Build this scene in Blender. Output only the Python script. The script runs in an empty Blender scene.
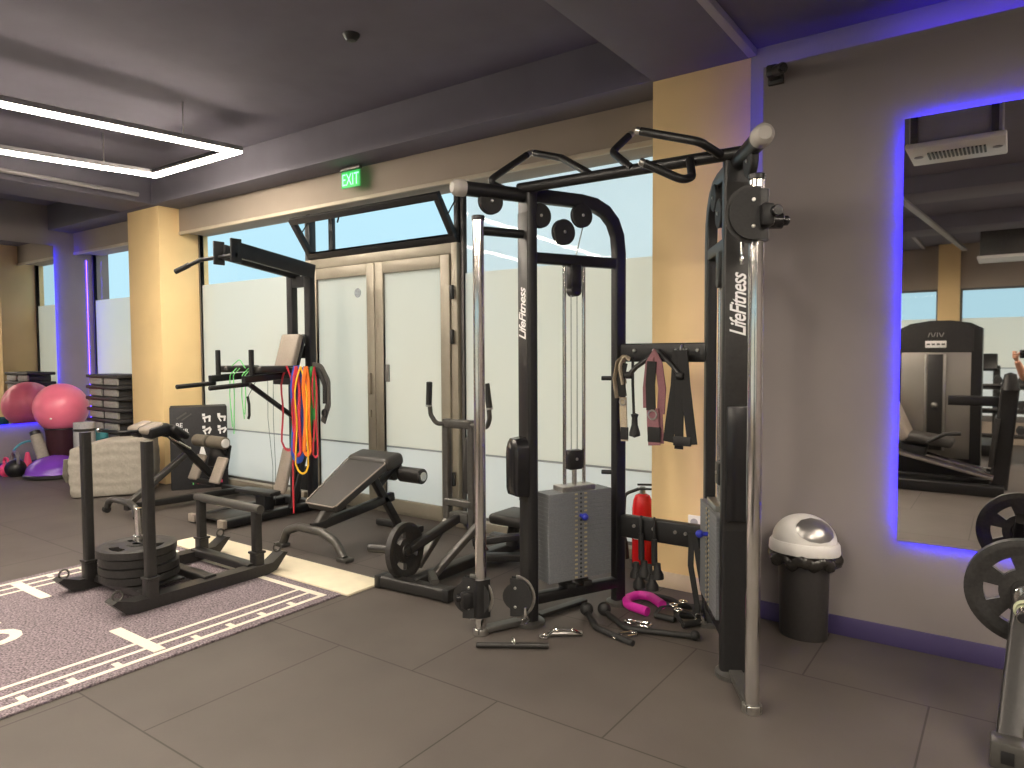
import bpy, bmesh, math, random
from mathutils import Vector, Matrix
random.seed(7)
S = bpy.context.scene
COL = S.collection
PI = math.pi
V = Vector

# ------------------------------------------------------------------ camera
th, pt, rl = math.radians(35.58), math.radians(2.535), math.radians(-.314)
Fw = V((-math.sin(th)*math.cos(pt), math.cos(th)*math.cos(pt), -math.sin(pt)))
R0 = V((math.cos(th), math.sin(th), 0)); U0 = R0.cross(Fw)
Rt = R0*math.cos(rl)+U0*math.sin(rl); Up = U0*math.cos(rl)-R0*math.sin(rl)
cd = bpy.data.cameras.new('camera'); cam = bpy.data.objects.new('camera', cd); COL.objects.link(cam)
cd.sensor_width = 36; cd.lens = 700.8*36/1024; cd.clip_start = .01
M = Matrix.Identity(4)
for i in range(3):
    M[i][0], M[i][1], M[i][2] = Rt[i], Up[i], -Fw[i]
M[2][3] = 1.48
cam.matrix_world = M
S.camera = cam
# ------------------------------------------------------------------ world, exposure
W = bpy.data.worlds.new('sky'); S.world = W; W.use_nodes = True
nt = W.node_tree; nt.nodes.clear()
tc = nt.nodes.new('ShaderNodeTexCoord'); sp = nt.nodes.new('ShaderNodeSeparateXYZ')
rp = nt.nodes.new('ShaderNodeValToRGB'); bg = nt.nodes.new('ShaderNodeBackground'); wo = nt.nodes.new('ShaderNodeOutputWorld')
nt.links.new(tc.outputs['Generated'], sp.inputs[0]); nt.links.new(sp.outputs['Z'], rp.inputs[0])
nt.links.new(rp.outputs[0], bg.inputs[0]); nt.links.new(bg.outputs[0], wo.inputs[0])
e = rp.color_ramp.elements
e[0].position = .0; e[0].color = (.50, .76, .86, 1)
e[1].position = 1.; e[1].color = (2.3, 2.3, 2.25, 1)
m_ = e.new(.42); m_.color = (.52, .80, .92, 1)
bg.inputs[1].default_value = 1.0
S.view_settings.view_transform = 'Standard'; S.view_settings.look = 'None'
S.view_settings.exposure = 0.22; S.view_settings.gamma = 1.0; S.view_settings.use_curve_mapping = False
S.cycles.use_denoising = True
S.cycles.sample_clamp_indirect = 6

# ------------------------------------------------------------------ materials
def srgb(r, g, b):
    f = lambda c: (c/255/12.92) if c/255 <= .04045 else ((c/255+.055)/1.055)**2.4
    return (f(r), f(g), f(b))
MATS = {}
def mat(name, col, rough=.5, metal=0., var=.08, scale=30., bump=0., emit=0., spec=.5, coat=0., detail=3.):
    if name in MATS: return MATS[name]
    m = bpy.data.materials.new(name); m.use_nodes = True; MATS[name] = m
    n = m.node_tree.nodes; l = m.node_tree.links
    b = n['Principled BSDF']
    b.inputs['Roughness'].default_value = rough; b.inputs['Metallic'].default_value = metal
    b.inputs['Specular IOR Level'].default_value = spec
    if coat: b.inputs['Coat Weight'].default_value = coat
    t = n.new('ShaderNodeTexCoord'); x = n.new('ShaderNodeTexNoise')
    x.inputs['Scale'].default_value = scale; x.inputs['Detail'].default_value = detail
    l.new(t.outputs['Object'], x.inputs['Vector'])
    r = n.new('ShaderNodeValToRGB')
    r.color_ramp.elements[0].position = .3; r.color_ramp.elements[1].position = .7
    r.color_ramp.elements[0].color = tuple(c*(1-var) for c in col)+(1,)
    r.color_ramp.elements[1].color = tuple(min(1, c*(1+var)) for c in col)+(1,)
    l.new(x.outputs['Fac'], r.inputs[0]); l.new(r.outputs[0], b.inputs['Base Color'])
    if bump:
        u = n.new('ShaderNodeBump'); u.inputs['Strength'].default_value = bump; u.inputs['Distance'].default_value = .01
        l.new(x.outputs['Fac'], u.inputs['Height']); l.new(u.outputs[0], b.inputs['Normal'])
    if emit:
        b.inputs['Emission Color'].default_value = tuple(col)+(1,); b.inputs['Emission Strength'].default_value = emit
    return m
blk = mat('black_powdercoat', (.0085, .0085, .009), .4, 0, .2, 60, .05)
blkg = mat('black_gloss', (.010, .010, .011), .22, 0, .1, 20)
gun = mat('gunmetal_paint', (.030, .029, .028), .38, .35, .12, 50, .04)
gunl = mat('grey_steel_paint', (.085, .082, .076), .36, .45, .1, 40, .03)
chrome = mat('polished_chrome', (.74, .73, .70), .12, 1, .05, 15)
steel = mat('brushed_steel', (.50, .49, .46), .3, 1, .1, 80)
rubber = mat('black_rubber', (.012, .012, .012), .62, 0, .25, 90, .12)
pad = mat('charcoal_vinyl', (.030, .028, .026), .46, 0, .12, 120, .08)
padd = mat('olive_grey_vinyl', (.12, .105, .08), .42, 0, .12, 90, .06)
padb = mat('taupe_vinyl', (.29, .25, .21), .5, 0, .1, 90, .06)
stackm = mat('grey_stack_plate', (.15, .16, .17), .48, .2, .1, 120, .04)
cast = mat('cast_iron_plate', (.028, .027, .026), .45, .3, .25, 70, .12)
ceilm = mat('dark_grey_ceiling_paint', (.142, .134, .168), .9, 0, .06, 3, .03)
beamm = mat('grey_beam_paint', (.155, .148, .178), .85, 0, .06, 3, .03)
greyw = mat('grey_wall_paint', (.235, .208, .205), .85, 0, .05, 2.2, .03)
yell = mat('warm_yellow_wall_paint', (.82, .61, .31), .85, 0, .05, 2.0, .03)
lint = mat('taupe_lintel_paint', (.33, .28, .23), .85, 0, .04, 2.0, .02)
trimm = mat('pale_trim_paint', (.52, .46, .36), .7, 0, .05, 6)
alu = mat('bronze_aluminium_frame', (.30, .272, .215), .45, .25, .06, 8)
dalu = mat('dark_aluminium_frame', (.030, .030, .032), .45, .4, .08, 12)
skirt = mat('indigo_skirting', (.055, .042, .125), .55, 0, .06, 5)
white = mat('white_plastic', (.78, .76, .73), .35, 0, .03, 10)
whitep = mat('white_print', (.80, .80, .80), .6, 0, .04, 30)
offw = mat('cream_board', (.73, .66, .49), .6, 0, .05, 9, .03)
linem = mat('cream_turf_line', (.76, .71, .60), .9, 0, .12, 300, .3)
pinkball = mat('pink_ball_vinyl', (.93, .21, .32), .3, 0, .05, 6)
purple = mat('purple_dome_vinyl', (.16, .045, .42), .25, 0, .05, 8)
beigeb = mat('beige_canvas', (.31, .285, .245), .85, 0, .08, 40, .2)
gray_ = mat('grey_foam', (.33, .33, .35), .8, 0, .1, 60, .1)
bluef = mat('blue_foam', (.03, .12, .42), .6, 0, .1, 40, .1)
teal = mat('teal_plastic', (.06, .28, .33), .45, 0, .08, 20)
pinkp = mat('pink_plastic', (.72, .06, .16), .4, 0, .08, 20)
magenta = mat('magenta_foam', (.62, .025, .36), .5, 0, .08, 40, .05)
redp = mat('red_extinguisher_paint', (.68, .012, .015), .25, 0, .04, 8)
mauve = mat('mauve_webbing', (.24, .105, .12), .75, 0, .12, 150, .15)
tan = mat('tan_webbing', (.40, .34, .25), .75, 0, .12, 150, .15)
webb = mat('black_webbing', (.010, .010, .010), .75, 0, .25, 150, .2)
bandc = {c: mat(c+'_latex_band', v, .45, 0, .06, 30) for c, v in dict(
    red=(.62, .04, .06), blue=(.035, .10, .55), orange=(.85, .20, .02), yellow=(.85, .50, .03), green=(.03, .32, .07), crimson=(.50, .03, .05), violet=(.12, .12, .36), lime=(.20, .75, .22)).items()}
stepm = mat('black_step_plastic', (.035, .034, .036), .55, 0, .15, 40, .08)
stepg = mat('grey_step_riser', (.34, .33, .31), .6, 0, .12, 30, .05)
skin = mat('skin', (.62, .33, .22), .5, 0, .06, 40)
hairm = mat('dark_hair', (.03, .02, .015), .5, 0, .3, 200, .2)
legg = mat('black_leggings', (.012, .012, .014), .7, 0, .15, 90)
shirtm = mat('grey_tshirt', (.16, .16, .17), .85, 0, .1, 60, .1)
shoem = mat('blue_mesh_shoe', (.03, .06, .45), .6, 0, .15, 120, .1)
silver = mat('silver_plastic', (.34, .33, .32), .28, .8, .08, 14)
bagm = mat('black_bin_liner', (.03, .027, .024), .25, 0, .3, 25, .5)
binm = mat('charcoal_bin_plastic', (.035, .032, .031), .5, 0, .1, 60, .05)
conc = mat('pale_concrete', (.60, .59, .55), .9, 0, .08, 2)
ledw = mat('warm_white_led', (1., .87, .72), .5, 0, 0, 1, 0, 74.)
ledb = mat('blue_led', (.014, .006, 1.), .5, 0, 0, 1, 0, 330.)
ledb2 = mat('blue_led_far', (.014, .006, 1.), .5, 0, 0, 1, 0, 30.)
ledbd = mat('blue_led_dim', (.07, .025, 1.), .5, 0, 0, 1, 0, 19.)
exitg = mat('exit_green_panel', (.01, .26, .05), .5, 0, 0, 1, 0, 1.3)
exitl = mat('exit_green_letters', (.16, 1., .32), .5, 0, 0, 1, 0, 2.0)

def floor_mat():
    m = bpy.data.materials.new('rubber_floor_mats'); m.use_nodes = True
    n = m.node_tree.nodes; l = m.node_tree.links; b = n['Principled BSDF']
    g = n.new('ShaderNodeNewGeometry'); mp = n.new('ShaderNodeMapping'); mp.inputs['Location'].default_value = (1.255, -1.342+5.958, 0)
    l.new(g.outputs['Position'], mp.inputs['Vector'])
    br = n.new('ShaderNodeTexBrick'); br.offset = .5; br.offset_frequency = 2
    br.inputs['Scale'].default_value = 1; br.inputs['Brick Width'].default_value = 1.; br.inputs['Row Height'].default_value = .993
    br.inputs['Mortar Size'].default_value = .0045; br.inputs['Mortar Smooth'].default_value = .3
    br.inputs['Color1'].default_value = (.080, .069, .062, 1); br.inputs['Color2'].default_value = (.088, .076, .068, 1); br.inputs['Mortar'].default_value = (.034, .028, .024, 1)
    l.new(mp.outputs[0], br.inputs['Vector'])
    nz = n.new('ShaderNodeTexNoise'); nz.inputs['Scale'].default_value = 2.2; nz.inputs['Detail'].default_value = 5; l.new(g.outputs['Position'], nz.inputs['Vector'])
    n2 = n.new('ShaderNodeTexNoise'); n2.inputs['Scale'].default_value = 260; n2.inputs['Detail'].default_value = 2; l.new(g.outputs['Position'], n2.inputs['Vector'])
    mx = n.new('ShaderNodeMix'); mx.data_type = 'RGBA'; mx.blend_type = 'MULTIPLY'; mx.inputs[0].default_value = 1
    rr = n.new('ShaderNodeValToRGB'); rr.color_ramp.elements[0].color = (.78, .78, .78, 1); rr.color_ramp.elements[1].color = (1.2, 1.2, 1.2, 1)
    rr.color_ramp.elements[0].position = .3; rr.color_ramp.elements[1].position = .7
    ad = n.new('ShaderNodeMath'); ad.operation = 'MULTIPLY_ADD'; ad.inputs[1].default_value = .4; l.new(n2.outputs['Fac'], ad.inputs[0])
    sc_ = n.new('ShaderNodeMath'); sc_.operation = 'MULTIPLY'; sc_.inputs[1].default_value = .6; l.new(nz.outputs['Fac'], sc_.inputs[0]); l.new(sc_.outputs[0], ad.inputs[2])
    l.new(ad.outputs[0], rr.inputs[0]); l.new(br.outputs['Color'], mx.inputs[6]); l.new(rr.outputs[0], mx.inputs[7])
    l.new(mx.outputs[2], b.inputs['Base Color']); b.inputs['Roughness'].default_value = .55; b.inputs['Specular IOR Level'].default_value = .3
    bu = n.new('ShaderNodeBump'); bu.inputs['Strength'].default_value = .15; bu.inputs['Distance'].default_value = .004
    l.new(n2.outputs['Fac'], bu.inputs['Height']); l.new(bu.outputs[0], b.inputs['Normal'])
    return m
def turf_mat():
    m = bpy.data.materials.new('mottled_purple_turf'); m.use_nodes = True
    n = m.node_tree.nodes; l = m.node_tree.links; b = n['Principled BSDF']
    g = n.new('ShaderNodeNewGeometry'); nz = n.new('ShaderNodeTexNoise'); nz.inputs['Scale'].default_value = 95; nz.inputs['Detail'].default_value = 3
    l.new(g.outputs['Position'], nz.inputs['Vector'])
    r = n.new('ShaderNodeValToRGB'); r.color_ramp.elements[0].position = .36; r.color_ramp.elements[0].color = (.085, .068, .078, 1)
    r.color_ramp.elements[1].position = .66; r.color_ramp.elements[1].color = (.33, .27, .295, 1)
    l.new(nz.outputs['Fac'], r.inputs[0]); l.new(r.outputs[0], b.inputs['Base Color']); b.inputs['Roughness'].default_value = .95
    bu = n.new('ShaderNodeBump'); bu.inputs['Strength'].default_value = .6; bu.inputs['Distance'].default_value = .006
    l.new(nz.outputs['Fac'], bu.inputs['Height']); l.new(bu.outputs[0], b.inputs['Normal'])
    return m
def clear_glass():
    m = bpy.data.materials.new('clear_window_glass'); m.use_nodes = True
    n = m.node_tree.nodes; l = m.node_tree.links; n.clear()
    o = n.new('ShaderNodeOutputMaterial'); t = n.new('ShaderNodeBsdfTransparent'); gl = n.new('ShaderNodeBsdfGlossy'); mx = n.new('ShaderNodeMixShader')
    t.inputs[0].default_value = (.97, .99, 1, 1); gl.inputs['Roughness'].default_value = .02
    mx.inputs[0].default_value = .015
    l.new(t.outputs[0], mx.inputs[1]); l.new(gl.outputs[0], mx.inputs[2]); l.new(mx.outputs[0], o.inputs[0])
    return m
def frosted(name, c1, c2):
    m = bpy.data.materials.new(name); m.use_nodes = True
    n = m.node_tree.nodes; l = m.node_tree.links; n.clear()
    o = n.new('ShaderNodeOutputMaterial'); t = n.new('ShaderNodeBsdfTranslucent'); d = n.new('ShaderNodeBsdfPrincipled'); mx = n.new('ShaderNodeMixShader')
    d.inputs['Base Color'].default_value = (.75, .75, .72, 1); d.inputs['Roughness'].default_value = .35
    g = n.new('ShaderNodeNewGeometry'); nz = n.new('ShaderNodeTexNoise'); nz.inputs['Scale'].default_value = .7; nz.inputs['Detail'].default_value = 1
    l.new(g.outputs['Position'], nz.inputs['Vector'])
    r = n.new('ShaderNodeValToRGB'); r.color_ramp.elements[0].position = .3; r.color_ramp.elements[1].position = .7
    r.color_ramp.elements[0].color = c1+(1,); r.color_ramp.elements[1].color = c2+(1,)
    l.new(nz.outputs['Fac'], r.inputs[0]); l.new(r.outputs[0], t.inputs[0])
    mx.inputs[0].default_value = .22
    l.new(t.outputs[0], mx.inputs[1]); l.new(d.outputs[0], mx.inputs[2]); l.new(mx.outputs[0], o.inputs[0])
    return m
floorm = floor_mat(); turfm = turf_mat(); glassm = clear_glass()
film = frosted('frosted_film', (1., .96, .87), (.98, .97, .91)); film2 = frosted('frosted_film_lower', (.98, .985, .97), (.98, .98, .96))
mirm = mat('mirror_silver', (.80, .78, .76), .015, 1, .0, 2)
mirm.node_tree.nodes['Principled BSDF'].inputs['Specular IOR Level'].default_value = .5

# ------------------------------------------------------------------ mesh builder
def circ(r, n=12): return [(r*math.cos(2*PI*i/n), r*math.sin(2*PI*i/n)) for i in range(n)]
def rrect(w, h, r=None, n=3):
    r = min(w, h)*.2 if r is None else r
    o = []
    for cx, cy, a in ((w/2-r, h/2-r, 0), (-w/2+r, h/2-r, PI/2), (-w/2+r, -h/2+r, PI), (w/2-r, -h/2+r, 1.5*PI)):
        for i in range(n+1): o.append((cx+r*math.cos(a+PI/2*i/n), cy+r*math.sin(a+PI/2*i/n)))
    return o
def fillet(P, r, n=5):
    P = [V(p) for p in P]; o = [P[0]]
    for i in range(1, len(P)-1):
        a, b, c = P[i-1], P[i], P[i+1]
        d1 = (a-b); d2 = (c-b); L = min(d1.length, d2.length)*.49
        ang = d1.angle(d2)
        if ang > PI-.05: o.append(b); continue
        t = min(L, r/math.tan(ang/2)); p1 = b+d1.normalized()*t; p2 = b+d2.normalized()*t
        for k in range(n+1):
            u = k/n; o.append(p1*(1-u)**2+b*2*u*(1-u)+p2*u*u)
    o.append(P[-1]); return o
def rotz(a): return Matrix.Rotation(a, 3, 'Z')
def axes(x, y=None, z=None):
    x = V(x).normalized(); z = V(z or (0, 0, 1)); y_ = z.cross(x).normalized(); z_ = x.cross(y_)
    return Matrix((x, y_, z_)).transposed()
class B:
    def __init__(s): s.v = []; s.f = []
    def add(s, vs, fs):
        k = len(s.v); s.v += [V(p) for p in vs]; s.f += [[i+k for i in f] for f in fs]; return s
    def box(s, c, d, ax=None, bev=.004, seg=2):
        bm = bmesh.new(); bmesh.ops.create_cube(bm, size=1)
        for v in bm.verts: v.co = V((v.co.x*d[0], v.co.y*d[1], v.co.z*d[2]))
        bev = min(bev, min(d)*.45)
        if bev > 1e-5: bmesh.ops.bevel(bm, geom=bm.edges[:], offset=bev, segments=seg, profile=.5, affect='EDGES')
        if isinstance(ax, (int, float)): ax = rotz(ax)
        bm.verts.index_update(); c = V(c)
        vs = [(ax @ v.co if ax else v.co)+c for v in bm.verts]; fs = [[v.index for v in f.verts] for f in bm.faces]
        bm.free(); return s.add(vs, fs)
    def bb(s, x0, x1, y0, y1, z0, z1, bev=.004): return s.box(((x0+x1)/2, (y0+y1)/2, (z0+z1)/2), (x1-x0, y1-y0, z1-z0), None, bev)
    def sweep(s, P, sec, up=None, closed=False, cap=True, rad=None):
        P = [V(p) for p in P]; n = len(P); m = len(sec); vs = []; prev = None
        for i in range(n):
            a = P[(i-1) % n] if (i > 0 or closed) else P[0]; c = P[(i+1) % n] if (i < n-1 or closed) else P[-1]
            t = (c-a).normalized()
            if up is not None: x = t.cross(V(up)); x = x.normalized() if x.length > 1e-4 else (prev or V((1, 0, 0)))
            else:
                if prev is None:
                    h = V((0, 0, 1)) if abs(t.z) < .9 else V((0, 1, 0)); x = t.cross(h).normalized()
                else: x = (prev-t*prev.dot(t)).normalized()
            prev = x; y = x.cross(t); k = rad[i] if rad else 1
            vs += [P[i]+x*(q[0]*k)+y*(q[1]*k) for q in sec]
        fs = []
        for i in range(n if closed else n-1):
            j = (i+1) % n
            for q in range(m): fs.append([i*m+q, i*m+(q+1) % m, j*m+(q+1) % m, j*m+q])
        if cap and not closed: fs += [list(range(m))[::-1], list(range((n-1)*m, n*m))]
        return s.add(vs, fs)
    def tube(s, P, r, fil=0, n=12, closed=False, rad=None):
        if fil: P = fillet(P, fil)
        return s.sweep(P, circ(r, n), None, closed, True, rad)
    def bar(s, P, w, h, up=(0, 0, 1), fil=0, r=None):
        if fil: P = fillet(P, fil)
        return s.sweep(P, rrect(w, h, r), up)
    def lathe(s, prof, c=(0, 0, 0), ax=None, n=32):
        c = V(c); vs = []; fs = []; m = len(prof)
        for i in range(n):
            a = 2*PI*i/n
            for r, z in prof:
                p = V((r*math.cos(a), r*math.sin(a), z)); vs.append((ax @ p if ax else p)+c)
        for i in range(n):
            j = (i+1) % n
            for k in range(m-1): fs.append([i*m+k, j*m+k, j*m+k+1, i*m+k+1])
        if prof[0][0] > 1e-6: pass
        return s.add(vs, fs)
    def cyl(s, a, b, r, n=20, bev=.003, r2=None):
        a, b = V(a), V(b); d = b-a; L = d.length; ax = d.to_track_quat('Z', 'Y').to_matrix(); r2 = r2 or r; bev = min(bev, L*.4, r*.4)
        return s.lathe([(1e-5, 0), (r-bev, 0), (r, bev), (r2, L-bev), (r2-bev, L), (1e-5, L)], a, ax, n)
    def ball(s, c, r, n=24, m=14, sc=(1, 1, 1)):
        k = len(s.v); s.lathe([(max(1e-5, r*math.sin(PI*i/m)), -r*math.cos(PI*i/m)) for i in range(m+1)], (0, 0, 0), None, n)
        for i in range(k, len(s.v)): s.v[i] = V((s.v[i].x*sc[0], s.v[i].y*sc[1], s.v[i].z*sc[2]))+V(c)
        return s
    def torus(s, c, R, r, ax=None, n=36, m=10, a0=0, a1=2*PI):
        full = abs(a1-a0-2*PI) < 1e-4; c = V(c); P = []
        for i in range(n if full else n+1):
            a = a0+(a1-a0)*i/n; p = V((R*math.cos(a), R*math.sin(a), 0)); P.append((ax @ p if ax else p)+c)
        return s.sweep(P, circ(r, m), None, full)
    def prism(s, poly, o, x, y, d, bev=0):
        """polygon in plane (o, x, y) extruded by vector d"""
        o, x, y, d = V(o), V(x), V(y), V(d); n = len(poly)
        a = [o+x*p[0]+y*p[1] for p in poly]
        return s.add(a+[p+d for p in a], [list(range(n))[::-1], list(range(n, 2*n))]+[[i, (i+1) % n, n+(i+1) % n, n+i] for i in range(n)])
    def mesh(s, name, mats, origin=(0, 0, 0), ang=38):
        me = bpy.data.meshes.new(name); o = V(origin)
        me.from_pydata([v-o for v in s.v], [], s.f)
        bm = bmesh.new(); bm.from_mesh(me); bmesh.ops.remove_doubles(bm, verts=bm.verts, dist=1e-5)
        bmesh.ops.recalc_face_normals(bm, faces=bm.faces); bm.to_mesh(me); bm.free()
        for p in me.polygons: p.use_smooth = True
        me.set_sharp_from_angle(angle=math.radians(ang))
        for m in (mats if isinstance(mats, (list, tuple)) else [mats]): me.materials.append(m)
        return me
def rootloc(o):
    while o.parent: o = o.parent
    return o.location.copy()
def thing(name, label, cat, loc=(0, 0, 0), rz=0, group=None):
    o = bpy.data.objects.new(name, None); o.empty_display_size = .1; COL.objects.link(o)
    o.location = loc; o.rotation_euler = (0, 0, rz); tag(o, label, cat, group); return o
def tag(o, label, cat, group=None):
    o['label'] = label; o['category'] = cat
    if group: o['group'] = group
    return o
def part(name, b, m, parent, label=None, local=False, ang=38):
    """b is in world coordinates unless local"""
    org = (0, 0, 0) if local else rootloc(parent)
    o = bpy.data.objects.new(name, b.mesh(name, m, org, ang)); COL.objects.link(o); o.parent = parent
    if label: o['label'] = label
    return o
def single(name, b, m, label, cat, loc=(0, 0, 0), group=None, ang=38, local=False):
    o = bpy.data.objects.new(name, b.mesh(name, m, (0, 0, 0) if local else loc, ang)); COL.objects.link(o); o.location = loc
    return tag(o, label, cat, group)
def struct(name, b, m, parent=None, ang=30):
    o = bpy.data.objects.new(name, b.mesh(name, m, (0, 0, 0), ang)); COL.objects.link(o)
    if parent: o.parent = parent
    else: o['kind'] = 'structure'
    return o
def copy_tree(o, parent=None):
    c = o.copy(); COL.objects.link(c)
    if parent: c.parent = parent
    for ch in list(o.children): copy_tree(ch, c)
    return c
def text_b(body, size, mtx, ext=.0008, shear=0., sx=1., space=1., fat=0.):
    cu = bpy.data.curves.new('lettering', 'FONT'); cu.body = body; cu.size = size; cu.extrude = ext; cu.shear = shear; cu.space_character = space
    cu.offset = fat; cu.align_x = 'CENTER'; cu.align_y = 'CENTER'; cu.resolution_u = 3
    ob = bpy.data.objects.new('lettering', cu); COL.objects.link(ob)
    me = bpy.data.meshes.new_from_object(ob.evaluated_get(bpy.context.evaluated_depsgraph_get()))
    bpy.data.objects.remove(ob); bpy.data.curves.remove(cu)
    b = B(); b.add([mtx @ V((v.co.x*sx, v.co.y, v.co.z)) for v in me.vertices], [list(p.vertices) for p in me.polygons])
    bpy.data.meshes.remove(me); return b
def frame4(o, x, y):
    x = V(x).normalized(); y = V(y).normalized(); z = x.cross(y)
    m = Matrix.Identity(4)
    for i in range(3): m[i][0], m[i][1], m[i][2], m[i][3] = x[i], y[i], z[i], o[i]
    return m

# ================================================================== THE ROOM
XL, XR, YW, YB = -10.55, 4.2, 4.65, -5.6
b = B().bb(XL-.1, XR+.1, YB-.1, YW+.15, -.1, 0, 0); struct('floor', b, floorm)
b = B().bb(XL-.1, -1.245, YB-.1, YW+.25, 3.48, 3.6, 0).bb(-1.245, XR+.1, YB-.1, YW+.25, 3.19, 3.6, 0); struct('ceiling', b, ceilm)
struct('wall_left', B().bb(XL-.12, XL, YB, YW+.2, 0, 3.5, 0), greyw)
struct('wall_right', B().bb(XR, XR+.12, YB, YW+.2, 0, 3.5, 0), greyw)
# facing panel that carries the mirror, standing proud of the structural wall
struct('wall_mirror', B().bb(-1.13, XR, 3.926, 3.96, 0, 3.01, 0), greyw)
struct('wall_behind', B().bb(-1.25, XR, 4.10, 4.25, 0, 3.48, 0), mat('pale_grey_plaster', (.30, .285, .29), .85, 0, .05, 2, .03))
struct('pillar_yellow', B().bb(-1.85, -1.245, 4.10, 4.75, 0, 3.15, .003), yell)
struct('pillar_corner', B().bb(-8.55, -7.85, 4.16, 4.75, 0, 3.16, .003), yell)
struct('beam_across', B().bb(-1.85, -1.245, YB, 4.75, 3.15, 3.5, .003), beamm)
struct('beam_far', B().bb(-8.55, -7.85, YB, 4.75, 3.16, 3.5, .003), beamm)
struct('beam_window', B().bb(XL, -1.85, 4.09, 4.75, 3.155, 3.5, .003), beamm)
struct('trim_1', B().bb(-7.85, -1.85, 4.40, 4.75, 2.885, 3.156, .002), lint)
struct('trim_2', B().bb(-7.84, -1.86, 4.385, 4.42, 2.858, 2.892, .004), trimm)
struct('trim_3', B().bb(XL, -8.55, 4.40, 4.75, 2.885, 3.156, .002), lint)
struct('trim_4', B().bb(XL+.01, -8.56, 4.385, 4.42, 2.858, 2.892, .004), trimm)
struct('trim_5', B().bb(-1.262, -1.215, YB, 4.09, 3.148, 3.19, .002), mat('pale_edge_trim', (.34, .33, .34), .6, 0, .05, 8))
struct('beam_rear', B().bb(XL, XR, -.75, -.15, 3.02, 3.4, .003), beamm)
struct('beam_back', B().bb(XL, XR, -3.2, -2.6, 3.02, 3.4, .003), beamm)
struct('baseboard_right', B().bb(-1.13, XR, 3.912, 3.926, 0, .1, .003), skirt)
struct('baseboard_left', B().bb(XL, XL+.014, YB, 4.6, 0, .1, .003), skirt)
struct('baseboard_pillar', B().bb(-1.86, -1.235, 4.09, 4.1, 0, .1, .002), mat('cream_skirting', (.62, .50, .36), .6, 0, .06, 6))

def glazing(parent, x0, x1, y, z0, z1, zf=2.2, zg=.62):
    struct('film_pane', B().bb(x0, x1, y-.003, y+.003, zg+.008, zf, 0), film, parent)
    struct('film_pane', B().bb(x0, x1, y-.003, y+.003, z0, zg-.008, 0), film2, parent)
    struct('clear_strip', B().bb(x0, x1, y-.002, y+.002, zg-.008, zg+.008, 0), mat('grey_film_gap', (.30, .32, .33), .5, 0, .05, 5), parent)
    if z1 > zf: struct('clear_pane', B().bb(x0, x1, y-.003, y+.003, zf, z1, 0), glassm, parent)
wfm = mat('grey_window_frame', (.13, .125, .12), .45, .3, .08, 12)
def window(name, x0, x1, y, z0, z1, fr=.032, m=wfm, **k):
    b = B()
    for a in ((x0, x0+fr, z0, z1), (x1-fr, x1, z0, z1)): b.bb(a[0], a[1], y-.025, y+.025, a[2], a[3], .003)
    b.bb(x0+fr, x1-fr, y-.025, y+.025, z1-fr, z1, .003).bb(x0+fr, x1-fr, y-.025, y+.025, z0, z0+.09, .003)
    w = struct(name, b, m); glazing(w, x0+fr, x1-fr, y, z0+.09, z1-fr, **k); return w
window('window_1', XL, -8.55, YW, 0, 2.985, zf=2.25)
window('window_2', -7.85, -5.86, YW, 0, 2.985, zf=2.3)
window('window_3', -3.84, -1.85, YW, 0, 2.985, zf=2.16)
struct('sill', B().bb(-7.85, -5.86, YW-.12, YW-.04, 0, .075, .004), alu)
struct('sill', B().bb(-3.84, -1.85, YW-.12, YW-.04, 0, .075, .004), alu)
# double glazed door with its bronze frame
dx0, dx1, dm = -5.85, -3.85, -4.84
b = B().bb(dx0, dx0+.07, YW-.06, YW+.05, 0, 2.42, .004).bb(dx1-.07, dx1, YW-.06, YW+.05, 0, 2.42, .004).bb(dx0+.07, dx1-.07, YW-.06, YW+.05, 2.33, 2.42, .004).bb(dx0+.07, dx1-.07, YW-.05, YW+.05, 0, .02, .002)
door = struct('door_1', b, alu)
for (x0, x1) in ((dx0+.075, dm-.003), (dm+.003, dx1-.075)):
    b = B().bb(x0, x0+.105, YW-.075, YW-.015, .025, 2.325, .006).bb(x1-.105, x1, YW-.075, YW-.015, .025, 2.325, .006)
    b.bb(x0+.105, x1-.105, YW-.075, YW-.015, 2.215, 2.325, .006).bb(x0+.105, x1-.105, YW-.075, YW-.015, .025, .14, .006)
    lf = struct('door_leaf', b, alu, door)
    glazing(lf, x0+.105, x1-.105, YW-.045, .14, 2.215, zf=2.215)
b = B().box((dm-.06, YW-.09, 1.20), (.035, .03, .20), None, .006).box((dm-.06, YW-.085, .92), (.022, .012, .07), None, .004)
struct('lock', b, alu, door)
struct('thumb_plate', B().box((dm+.115, YW-.055, 1.30), (.10, .012, .16), None, .004), mat('smoked_plate', (.16, .155, .145), .5, 0, .1, 12), door)
b = B()
for z in (2.0, 1.62, .4): b.box((dx1-.04, YW-.085, z), (.03, .03, .12), None, .006).box((dx0+.04, YW-.085, z), (.03, .03, .12), None, .006)
struct('hinge', b, blk, door)
st = B().lathe([(1e-5, 0), (.045, 0), (.045, .002), (1e-5, .002)], (-5.09, YW-.0495, 2.06), Matrix.Rotation(PI/2, 3, 'X'), 20)
struct('round_sticker', st, mat('grey_sticker', (.30, .33, .36), .6, 0, .35, 40), door)
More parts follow.
